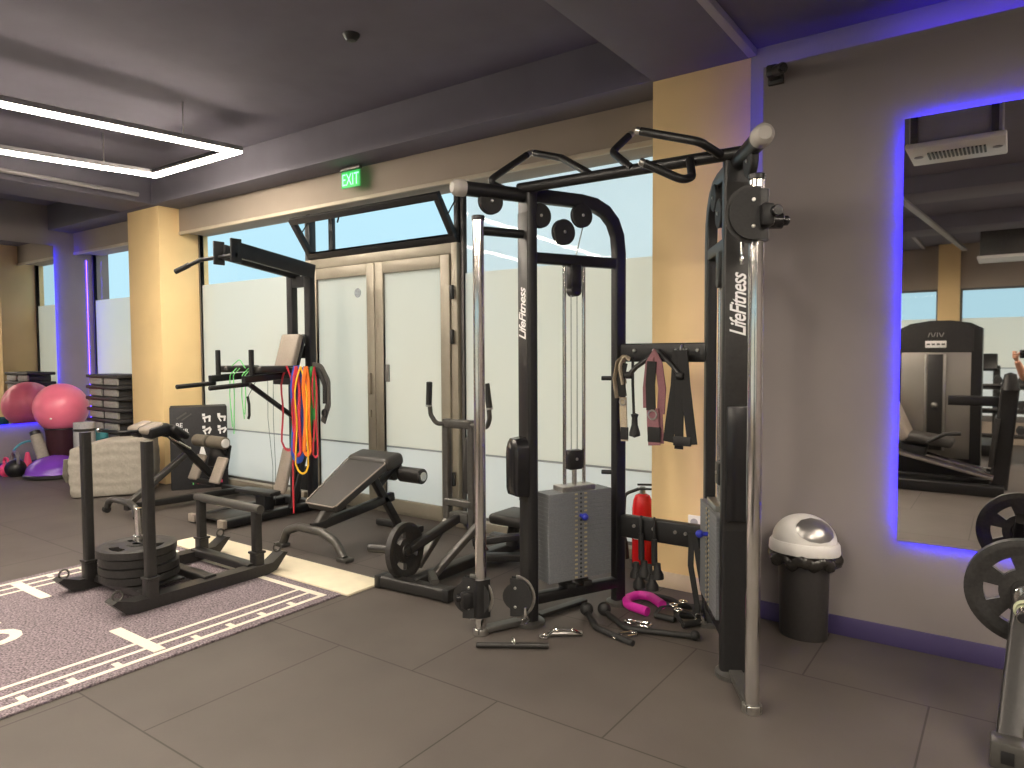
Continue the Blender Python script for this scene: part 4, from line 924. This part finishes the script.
kettle(-10.06, 3.35, .085, pinkp, 'pink kettlebell on the floor at the left picture edge')
kettle(-9.92, 3.40, .115, blk, 'black kettlebell with pale handle left of the purple dome', silver)
kettle(-10.2, 3.50, .10, mat('blue_vinyl_coat', (.06, .14, .40), .4, 0, .1, 20), 'blue kettlebell behind the pink and black kettlebells')
single('exercise_ring', B().torus((-10.18, 3.64, .21), .185, .014, rotz(.9) @ Matrix.Rotation(1.25, 3, 'X'), 40, 10), teal, 'thin teal pilates ring standing upright behind the kettlebells', 'pilates ring', (-10.18, 3.64, 0))
single('marker_cone', B().lathe([(1e-5, 0), (.09, 0), (.09, .012), (.07, .02), (.02, .27), (1e-5, .28)], (-10.0, 3.56, 0), None, 20), pinkp, 'pink cone standing left of the purple dome', 'cone', (-10.0, 3.56, 0))
a0 = V((-9.95, 3.73, .125)); a1 = V((-10.08, 3.69, .47))
t = thing('massage_roller', 'beige foam roller leaning against the ball stand behind the purple dome', 'foam roller', (-9.9, 3.72, 0))
part('sleeve', B().cyl(a0, a1, .07, 24), beigeb, t)
part('core', B().cyl(a0-(a1-a0)*.12, a0, .055, 20).cyl(a1, a1+(a1-a0)*.14, .06, 20), blk, t)

# ================================================================== EXTINGUISHER, OUTLET
ex, ey = -2.06, 4.42
t = thing('fire_extinguisher', 'red fire extinguisher standing on the floor beside the yellow pillar', 'fire extinguisher', (ex, ey, 0))
part('tank', B().lathe([(1e-5, .01), (.058, .01), (.072, .03), (.072, .40), (.064, .46), (.05, .495), (.03, .505), (1e-5, .51)], (ex, ey, 0), None, 32), redp, t)
part('foot_ring', B().lathe([(.058, 0), (.075, 0), (.075, .03), (.058, .03), (.058, 0)], (ex, ey, 0), None, 28), blk, t)
v_ = part('valve', B().cyl((ex, ey, .50), (ex, ey, .555), .02), steel, t)
part('lever', B().box((ex+.03, ey-.02, .575), (.11, .022, .012), .5, .003).box((ex+.035, ey-.02, .545), (.10, .022, .012), .5, .003), blk, v_)
part('hose', B().tube([(ex-.02, ey-.02, .54), (ex-.11, ey-.05, .50), (ex-.115, ey-.06, .25), (ex-.10, ey-.05, .16)], .011, .05), rubber, t)
part('nozzle', B().cyl((ex-.10, ey-.05, .17), (ex-.098, ey-.05, .05), .014, 14, .003, .022), blk, t)
part('label_sticker', B().lathe([(.0728, .20), (.0728, .33)], (ex, ey, 0), None, 32), mat('pale_label', (.70, .62, .55), .6, 0, .2, 60), t, 'pale paper label')
t = thing('wall_socket', 'white double power socket low on the yellow pillar', 'power socket', (-1.53, 4.10, .44))
part('plate', B().box((-1.53, 4.096, .44), (.15, .010, .085), None, .004), white, t)
for d in (-.035, .035): part('socket', B().cyl((-1.53+d, 4.0915, .44), (-1.53+d, 4.0895, .44), .024), gray_, t)

# ================================================================== WASTE BIN
cx, cy = -.862, 3.80
def oval(b):
    b.v = [V((v.x, cy+(v.y-cy)*.74, v.z)) for v in b.v]; return b
t = thing('waste_bin', 'charcoal waste bin with white dome lid against the grey wall', 'waste bin', (cx, cy, 0))
part('body', oval(B().lathe([(1e-5, .0), (.112, .0), (.118, .01), (.126, .43), (.121, .43), (.113, .03), (1e-5, .03)], (cx, cy, 0), None, 40)), binm, t)
nL_ = 60; vs = []; fs = []; prof = [(.128, .395), (.146, .375), (.170, .388), (.180, .415), (.168, .44), (.15, .445)]
rnd = random.Random(2)
for i in range(nL_):
    a = 2*PI*i/nL_; f = 1+.045*math.sin(7*a)+.04*math.sin(13*a+1)+rnd.uniform(-.02, .02); g_ = .012*math.sin(9*a+2)+rnd.uniform(-.006, .006)
    for r, z in prof: vs.append((cx+r*f*math.cos(a), cy+r*f*math.sin(a), z+g_))
m_n = len(prof)
for i in range(nL_):
    for k in range(m_n-1): fs.append([i*m_n+k, ((i+1) % nL_)*m_n+k, ((i+1) % nL_)*m_n+k+1, i*m_n+k+1])
part('liner', oval(B().add(vs, fs)), bagm, t, 'crumpled bin liner edge', ang=70)
lid = part('lid', oval(B().lathe([(.15, .445), (.172, .445), (.176, .452), (.172, .495), (.165, .505)]+[(max(1e-5, .158*math.cos(a)), .505+.135*math.sin(a)) for a in [PI/2*i/12 for i in range(13)]], (cx, cy, 0), None, 48)), white, t, 'white dome lid')
# silver swing flap: a patch of the dome, slightly proud
fa = math.radians(-52); vs = []; fs = []; N1, N2 = 12, 12
ed = V((math.cos(fa)*.80, math.sin(fa)*.80, .60)).normalized(); ex_ = V((-ed.y, ed.x, 0)).normalized(); ez_ = ed.cross(ex_)
for i in range(N1+1):
    for j in range(N2):
        a = 2*PI*j/N2*1.; rr = i/N1*.72
        d = (ed+ex_*(rr*1.12*math.cos(2*PI*j/N2))+ez_*(rr*.82*math.sin(2*PI*j/N2))).normalized()
        vs.append(V((cx, cy, .505))+V((d.x*.1605, d.y*.1605, d.z*.1375)))
for i in range(N1):
    for j in range(N2): fs.append([i*N2+j, i*N2+(j+1) % N2, (i+1)*N2+(j+1) % N2, (i+1)*N2+j])
part('swing_flap', oval(B().add(vs, fs)), silver, lid, 'silver grey swing flap', ang=80)

# ================================================================== PLATE STAND AT THE RIGHT EDGE
px, py = .06, 3.36
t = thing('plate_stand', 'dark steel weight plate stand at the right picture edge', 'weight stand', (px, 3.2, 0))
part('upright', B().bar([(px-.045, 3.03, .03), (px+.01, py+.06, .62)], .085, .075, (0, 1, 0), 0, .012), gun, t)
part('base_foot', B().bar([(px-.045, 3.03, .03), (px-.0, 3.62, .03)], .07, .05), gun, t)
part('foot_block', B().box((px-.047, 3.0, .05), (.105, .09, .10), None, .012), gunl, t)
part('foot_slot', B().box((px-.047, 2.953, .05), (.04, .006, .045), None, .002), blk, t)
part('sleeve', B().cyl((px+.0, py+.02, .54), (px-.01, py-.30, .525), .025, 20).cyl((px, py-.05, .537), (px, py-.075, .536), .042, 20), chrome, t, 'chrome loading sleeve')
part('sleeve_end', B().cyl((px-.01, py-.295, .525), (px-.01, py-.305, .5245), .02, 16), blk, t)
part('spring_clip', B().torus((px-.005, py-.22, .53), .032, .006, Matrix.Rotation(PI/2, 3, 'X'), 18, 6).tube([(px+.02, py-.22, .51), (px+.07, py-.25, .49), (px+.09, py-.25, .51)], .008), mat('pale_green_clip', (.42, .46, .30), .4, 0, .08, 20), t)
part('cross_foot', B().bar([(px, 3.58, .045), (px+.75, 3.58, .045)], .08, .07), gun, t)
part('upright', B().bar([(px+.72, py+.06, .06), (px+.70, py+.06, .62)], .085, .075, (0, 1, 0), 0, .012), gun, t)
part('top_bar', B().bar([(px, py+.07, .58), (px+.72, py+.07, .58)], .06, .06), gun, t)
o = single('weight_plate', plate_b(.205, .055, 6, .027, (px, py-.01, .54), Matrix.Rotation(PI/2, 3, 'X') @ Matrix.Rotation(.6, 3, 'Z')), cast, 'black grip weight plate on the stand below the mirror', 'weight plate', (px, py, .33))

# ================================================================== SEEN IN THE MIRROR
# ceiling air conditioner
t = thing('air_conditioner', 'white air conditioner cassette under the ceiling, seen in the mirror', 'air conditioner', (-.33, 2.35, 3.19))
part('casing', B().bb(-.58, -.08, 2.12, 2.56, 2.81, 3.19, .01), mat('grey_casing', (.33, .32, .32), .6, 0, .05, 8), t)
A = Matrix.Identity(3)
pn = part('face_panel', B().bb(-.60, -.06, 2.09, 2.59, 2.775, 2.81, .01), white, t, 'white face panel')
b = B()
for k in range(15): b.bb(-.49+k*.022, -.478+k*.022, 2.25, 2.43, 2.768, 2.776, 0)
part('grille', b, gun, pn)
part('louvre', B().cyl((-.545, 2.34, 2.77), (-.545, 2.34, 2.7755), .028, 16).cyl((-.11, 2.34, 2.77), (-.11, 2.34, 2.7755), .028, 16), gray_, pn)
for xx_ in (-.55, -.12): part('bracket', B().bb(xx_-.02, xx_+.02, 2.56, 2.59, 2.81, 3.19, .003), gunl, t)
single('cable_tray', B().bar([(-1.05, 1.6, 2.97), (-.62, -4.6, 2.97)], .07, .03), mat('pale_tray', (.32, .31, .31), .5, .3, .05, 9), 'pale cable tray under the ceiling, seen in the mirror', 'cable tray', (-.8, -1.5, 3.05))
t = thing('air_conditioner', 'second smaller white air unit near the rear windows, seen in the mirror', 'air conditioner', (-.1, -3.9, 3.19))
part('casing', B().bb(-.40, .15, -4.2, -3.6, 2.75, 3.19, .01), gunl, t)
part('face_panel', B().bb(-.43, .18, -4.23, -3.57, 2.71, 2.75, .008), white, t, 'white face panel')

# leg press with weight tower
def leg_press():
    t = thing('leg_press', 'black leg press machine with grey weight tower, seen in the mirror', 'leg press', (-.6, -1.2, 0))
    Y0 = -1.22
    prof = [(-1.06, 0), (-.27, 0), (-.27, 1.66), (-.38, 1.72), (-.56, 1.75), (-.76, 1.75), (-.95, 1.72), (-1.06, 1.66)]
    part('tower_shell', B().prism([(x, z) for x, z in prof], (0, Y0, .06), (1, 0, 0), (0, 0, 1), (0, -.34, 0)), blk, t)
    part('tower_front', B().bb(-1.03, -.37, Y0, Y0+.012, .30, 1.46, .004), mat('brushed_grey_panel', (.25, .235, .21), .35, .6, .06, 3), t, 'brushed grey front panel')
    part('stack_slot', B().bb(-.77, -.63, Y0+.010, Y0+.018, .38, 1.44, .003), gun, t)
    for x in (-.79, -.61): part('guide_strip', B().bb(x-.012, x+.012, Y0+.010, Y0+.028, .38, 1.44, .004), steel, t)
    part('head_panel', B().prism([(x, z) for x, z in ((-1.05, 1.41), (-.35, 1.41), (-.35, 1.66), (-.42, 1.705), (-.56, 1.735), (-.76, 1.735), (-.95, 1.705), (-1.05, 1.66))], (0, Y0, .06), (1, 0, 0), (0, 0, 1), (0, .012, 0)), gun, t)
    part('placard', B().box((-.70, Y0+.016, 1.55), (.20, .006, .075), None, .002), whitep, t, 'pale instruction placard')
    b = B()
    for k in range(4): b.box((-.77+k*.047, Y0+.0205, 1.55), (.032, .002, .018), None, 0, 1)
    part('placard_print', b, gunl, t)
    b = B()
    for k, a in enumerate((.3, -.3, .3, 0, -.4, .4)): b.box((-.765+k*.026, Y0+.0145, 1.655), (.009, .003, .05), Matrix.Rotation(a, 3, 'Y'), 0, 1)
    part('logo', b, steel, t, 'pale angular logo')
    part('selector_knob', B().ball((-.70, Y0+.03, .88), .035), steel, t)
    # side frame, seat, carriage
    part('base_frame', B().bar([(-2.1, -.72, .06), (-.05, -.72, .06)], .10, .12).bar([(-2.1, -1.14, .06), (-.05, -1.14, .06)], .10, .12), blk, t)
    part('end_post', B().bar([(-.10, -.80, .08), (-.02, -.80, 1.10)], .16, .12, (0, 1, 0)), blk, t)
    part('end_cap', B().lathe([(1e-5, .18), (.05, .16), (.085, .0), (1e-5, 0)], (-.02, -.80, 1.08), None, 20), blk, t)
    part('arm_rail', B().bar([(-.55, -.86, .96), (-.05, -.86, .96)], .08, .10), blk, t)
    part('slide_rail', B().cyl((-1.2, -.68, .46), (-.14, -.68, .20), .034, 16).cyl((-1.2, -1.0, .46), (-.14, -1.0, .20), .034, 16), chrome, t, 'chrome slide rail')
    part('seat', B().box((-.74, -.90, .54), (.50, .42, .09), Matrix.Rotation(.14, 3, 'Y'), .035, 3), pad, t)
    part('backrest', B().box((-1.04, -.90, .80), (.12, .44, .60), Matrix.Rotation(-.42, 3, 'Y'), .045, 3), padb, t)
    part('seat_carriage', B().box((-.95, -.90, .42), (.42, .30, .14), Matrix.Rotation(.14, 3, 'Y'), .02), blk, t)
    part('hand_lever', B().tube([(-.72, -.68, .52), (-.56, -.66, .62), (-.42, -.66, .63)], .02, .05), rubber, t)
    part('foot_plate', B().box((-.14, -.95, .55), (.05, .50, .50), Matrix.Rotation(.1, 3, 'Y'), .008), gun, t)
leg_press()
# dumbbell rack further back
t = thing('dumbbell_rack', 'dark dumbbell rack behind the leg press, seen in the mirror', 'dumbbell rack', (-.1, -3.4, 0))
for x in (-.55, .75): part('side_frame', B().bar([(x, -3.6, 0), (x, -3.45, 1.05)], .06, .10, (1, 0, 0)), blk, t)
for z in (.35, .68, 1.0): part('shelf', B().box((.10, -3.42, z), (1.3, .34, .03), Matrix.Rotation(.18, 3, 'X'), .004), gun, t)
k_ = 0
for z in (.35, .68, 1.0):
    for i in range(5):
        x = -.42+i*.26; k_ += 1
        t = thing('dumbbell', ['lowest', 'middle', 'top'][[.35, .68, 1.0].index(z)]+' shelf hex dumbbell on the rack, '+['first', 'second', 'third', 'fourth', 'fifth'][i]+' from the leg press side', 'dumbbell', (x, -3.42, z+.085), 0, 'dumbbells on the rack')
        part('head', B().cyl((0, .06, 0), (0, .14, 0), .055, 6), rubber, t, local=True); part('head', B().cyl((0, -.06, 0), (0, -.14, 0), .055, 6), rubber, t, local=True)
        part('handle', B().cyl((0, -.065, 0), (0, .065, 0), .015, 12), chrome, t, local=True)
t = thing('treadmill', 'dark treadmill before the rear windows, seen in the mirror', 'treadmill', (-.5, -4.6, 0))
part('deck', B().bb(-.85, -.15, -5.3, -3.95, .0, .16, .02), blk, t)
for x in (-.80, -.20): part('upright', B().bar([(x, -5.15, .15), (x, -5.0, 1.25)], .06, .09, (1, 0, 0)), gun, t)
part('console', B().box((-.5, -5.0, 1.30), (.62, .10, .26), Matrix.Rotation(.4, 3, 'X'), .02), blk, t)
part('handrail', B().tube([(-.80, -5.0, 1.1), (-.80, -4.5, 1.05)], .022).tube([(-.20, -5.0, 1.1), (-.20, -4.5, 1.05)], .022), gunl, t)

# ------------------------------------------------------------------ the photographer (visible in the mirror only)
def skinned(name, joints, edges, m, parent, label=None, lv=2):
    me = bpy.data.meshes.new(name); me.from_pydata([V(j[:3]) for j in joints], edges, [])
    o = bpy.data.objects.new(name, me); COL.objects.link(o)
    md = o.modifiers.new('skin', 'SKIN'); md.use_smooth_shade = True; md.branch_smoothing = .6
    if me.skin_vertices:
        for i, j in enumerate(joints):
            r = j[3]; r2 = j[4] if len(j) > 4 else r
            me.skin_vertices[0].data[i].radius = (r, r2); me.skin_vertices[0].data[i].use_root = (i == 0)
    s_ = o.modifiers.new('sub', 'SUBSURF'); s_.levels = lv; s_.render_levels = lv
    dg = bpy.context.evaluated_depsgraph_get(); m2 = bpy.data.meshes.new_from_object(o.evaluated_get(dg))
    bpy.data.objects.remove(o)
    for p in m2.polygons: p.use_smooth = True
    m2.materials.clear(); m2.materials.append(m)
    o = bpy.data.objects.new(name, m2); COL.objects.link(o)
    if parent: o.parent = parent
    if label: o['label'] = label
    return o
def person():
    T0 = thing('person', 'person in black leggings and blue shoes taking the photograph, seen in the mirror', 'person', (.41, -.47, 0), math.radians(22))
    # local frame: faces +y, left is -x
    hip, kn, an = .93, .50, .09
    J = [(0, 0, hip+.02, .135, .10), (0, .0, 1.10, .115, .085), (0, -.01, 1.28, .13, .09), (0, -.01, 1.40, .10, .07), (0, .0, 1.47, .05, .05), (0, .025, 1.54, .048, .05)]
    E = [(0, 1), (1, 2), (2, 3), (3, 4), (4, 5)]
    def limb(start, pts):
        k = start
        for p in pts: J.append(p); E.append((k, len(J)-1)); k = len(J)-1
        return k
    limb(0, [(-.10, 0, hip-.06, .085), (-.13, .02, kn+.18, .07), (-.15, .03, kn, .055), (-.17, -.01, kn-.16, .055), (-.19, -.03, an+.06, .037), (-.19, -.03, an-.03, .038)])
    limb(0, [(.10, 0, hip-.06, .085), (.12, .03, kn+.18, .07), (.13, .04, kn, .055), (.14, -.01, kn-.16, .055), (.15, -.03, an+.06, .037), (.15, -.03, an-.03, .038)])
    el = (-.26, .20, 1.20); er = (.22, .16, 1.18); wl = (-.245, .42, 1.385); wr = (.02, .40, 1.37)
    limb(3, [(-.17, -.01, 1.40, .055), el[:3]+(.04,), wl[:3]+(.026, .022)])
    limb(3, [(.17, -.01, 1.40, .055), er[:3]+(.04,), wr[:3]+(.026, .022)])
    skinned('body', J, E, skin, T0)
    # head with face
    hb = B().ball((0, .045, 1.645), .105, 28, 20, (1, 1, 1))
    k0 = len(hb.v)
    for i, v in enumerate(hb.v):
        x, y, z = v.x, v.y, v.z
        ny = .045+(y*.0 if False else (v.y-.045)*1.12 if False else (v.y))-.045
        z2 = (v.z-1.645)/.105
        w = .76 if z2 > -.2 else .76-.22*(-z2-.2)
        hb.v[i] = V((v.x*w, .045+(v.y-.0-.0)*.92-.0, 1.655+(v.z-0)*1.16*.0+z2*.125)) if False else V(((v.x)*w, .04+(v.y-.045)*.95, 1.655+z2*.122))
    hb.ball((0, .143, 1.645), .014, 10, 8, (.9, 1.2, 1.6))
    for sx in (-1, 1): hb.ball((sx*.082, .03, 1.65), .02, 10, 8, (.45, .9, 1.5))
    hd = part('head', hb, skin, T0, local=True, ang=80)
    fb_ = B()
    for sx in (-1, 1): fb_.ball((sx*.032, .126, 1.665), .011, 10, 8, (1.3, .6, .8))
    part('eyes', fb_, mat('eye_dark', (.05, .03, .02), .2, 0, .1, 50), hd, local=True)
    part('mouth', B().ball((0, .135, 1.598), .02, 10, 8, (1.2, .4, .35)), mat('lip', (.45, .15, .13), .45, 0, .05, 50), hd, local=True)
    hr = B().ball((0, .02, 1.685), .112, 24, 16, (.80, .92, 1.0)); hr.v = [v if v.z > 1.64 or v.y < .03 else V((v.x*.9, min(v.y, .05), 1.66)) for v in hr.v]
    hr.ball((0, -.085, 1.70), .05, 14, 10, (1, 1, 1))
    part('hair', hr, hairm, hd, local=True, ang=80)
    # clothes as shells a little larger than the body
    Jc = [(0, 0, .98, .152, .118), (0, 0, 1.10, .128, .100), (0, -.01, 1.28, .145, .104), (0, -.01, 1.395, .115, .083), (-.16, -.01, 1.395, .070), (-.215, .09, 1.30, .060), (.16, -.01, 1.395, .070), (.20, .075, 1.29, .060)]
    skinned('tshirt', Jc, [(0, 1), (1, 2), (2, 3), (3, 4), (4, 5), (3, 6), (6, 7)], shirtm, T0, 'grey t-shirt')
    Jl = [(0, 0, .95, .142, .108), (-.10, 0, hip-.06, .094), (-.13, .02, kn+.18, .078), (-.15, .03, kn, .062), (-.17, -.01, kn-.16, .061), (-.19, -.03, an+.07, .043), (.10, 0, hip-.06, .094), (.12, .03, kn+.18, .078), (.13, .04, kn, .062), (.14, -.01, kn-.16, .061), (.15, -.03, an+.07, .043)]
    skinned('leggings', Jl, [(0, 1), (1, 2), (2, 3), (3, 4), (4, 5), (0, 6), (6, 7), (7, 8), (8, 9), (9, 10)], legg, T0, 'black leggings')
    for sx, x, a in ((-1, -.19, .35), (1, .15, -.15)):
        sb = B(); A = rotz(a)
        prof = [(-.07, .030), (-.085, .0), (-.06, -.0)]
        for (yy, zz, rx, rz) in ((-.05, .045, .036, .045), (.0, .048, .038, .048), (.06, .04, .042, .038), (.12, .032, .044, .030), (.17, .026, .036, .022)): sb.ball((0, yy, zz), 1, 14, 10, (rx, .06, rz))
        sb.v = [A @ V((v.x, v.y, max(.012, v.z)))+V((x, -.03, 0)) for v in sb.v]
        sh = part('shoe', sb, shoem, T0, 'blue training shoe', local=True, ang=80)
        so = B().prism([(-.038, -.09), (.038, -.09), (.046, .05), (.046, .14), (.02, .20), (-.02, .20), (-.046, .14), (-.046, .05)], A @ V((0, 0, 0))+V((x, -.03, 0)), A @ V((1, 0, 0)), A @ V((0, 1, 0)), (0, 0, .016))
        part('sole', so, white, sh, local=True)
    # hands: palm and five fingers closed on the phone
    def hand(w, sx):
        c = V(w)+V((0, .035, .04))
        Jh = [tuple(c)+(.026, .016), tuple(V(w))+(.024, .02)]; Eh = [(0, 1)]
        for k, (dz, ln) in enumerate(((.028, .9), (.010, 1.), (-.008, .95), (-.024, .75))):
            st_ = len(Jh); q = c+V((sx*.005, .018, dz+.012))
            Jh.append(tuple(q)+(.0095,)); Jh.append(tuple(q+V((-sx*.004, .030*ln, .002)))+(.009,)); Jh.append(tuple(q+V((-sx*.028*ln, .042*ln, .0)))+(.008,)); Jh.append(tuple(q+V((-sx*.048*ln, .034*ln, -.003)))+(.007,))
            Eh += [(0, st_), (st_, st_+1), (st_+1, st_+2), (st_+2, st_+3)]
        st_ = len(Jh); q = c+V((-sx*.022, -.004, .012))
        Jh.append(tuple(q)+(.012,)); Jh.append(tuple(q+V((-sx*.026, .012, .026)))+(.010,)); Jh.append(tuple(q+V((-sx*.044, .022, .034)))+(.0085,)); Eh += [(0, st_), (st_, st_+1), (st_+1, st_+2)]
        skinned('hand', Jh, Eh, skin, T0, None, 1)
    hand(wl, -1); hand(wr, 1)
    return T0
person()
# phone held by the photographer
Af = rotz(th)
t = thing('phone', 'dark phone held up by the person, seen in the mirror', 'phone', (.12, -.048, 1.445), math.radians(22))
part('body', B().box((0, 0, 0), (.16, .009, .076), None, .004, 3), blkg, t, local=True)
part('camera_bump', B().box((-.058, .006, .018), (.03, .004, .03), None, .003), gun, t, local=True)
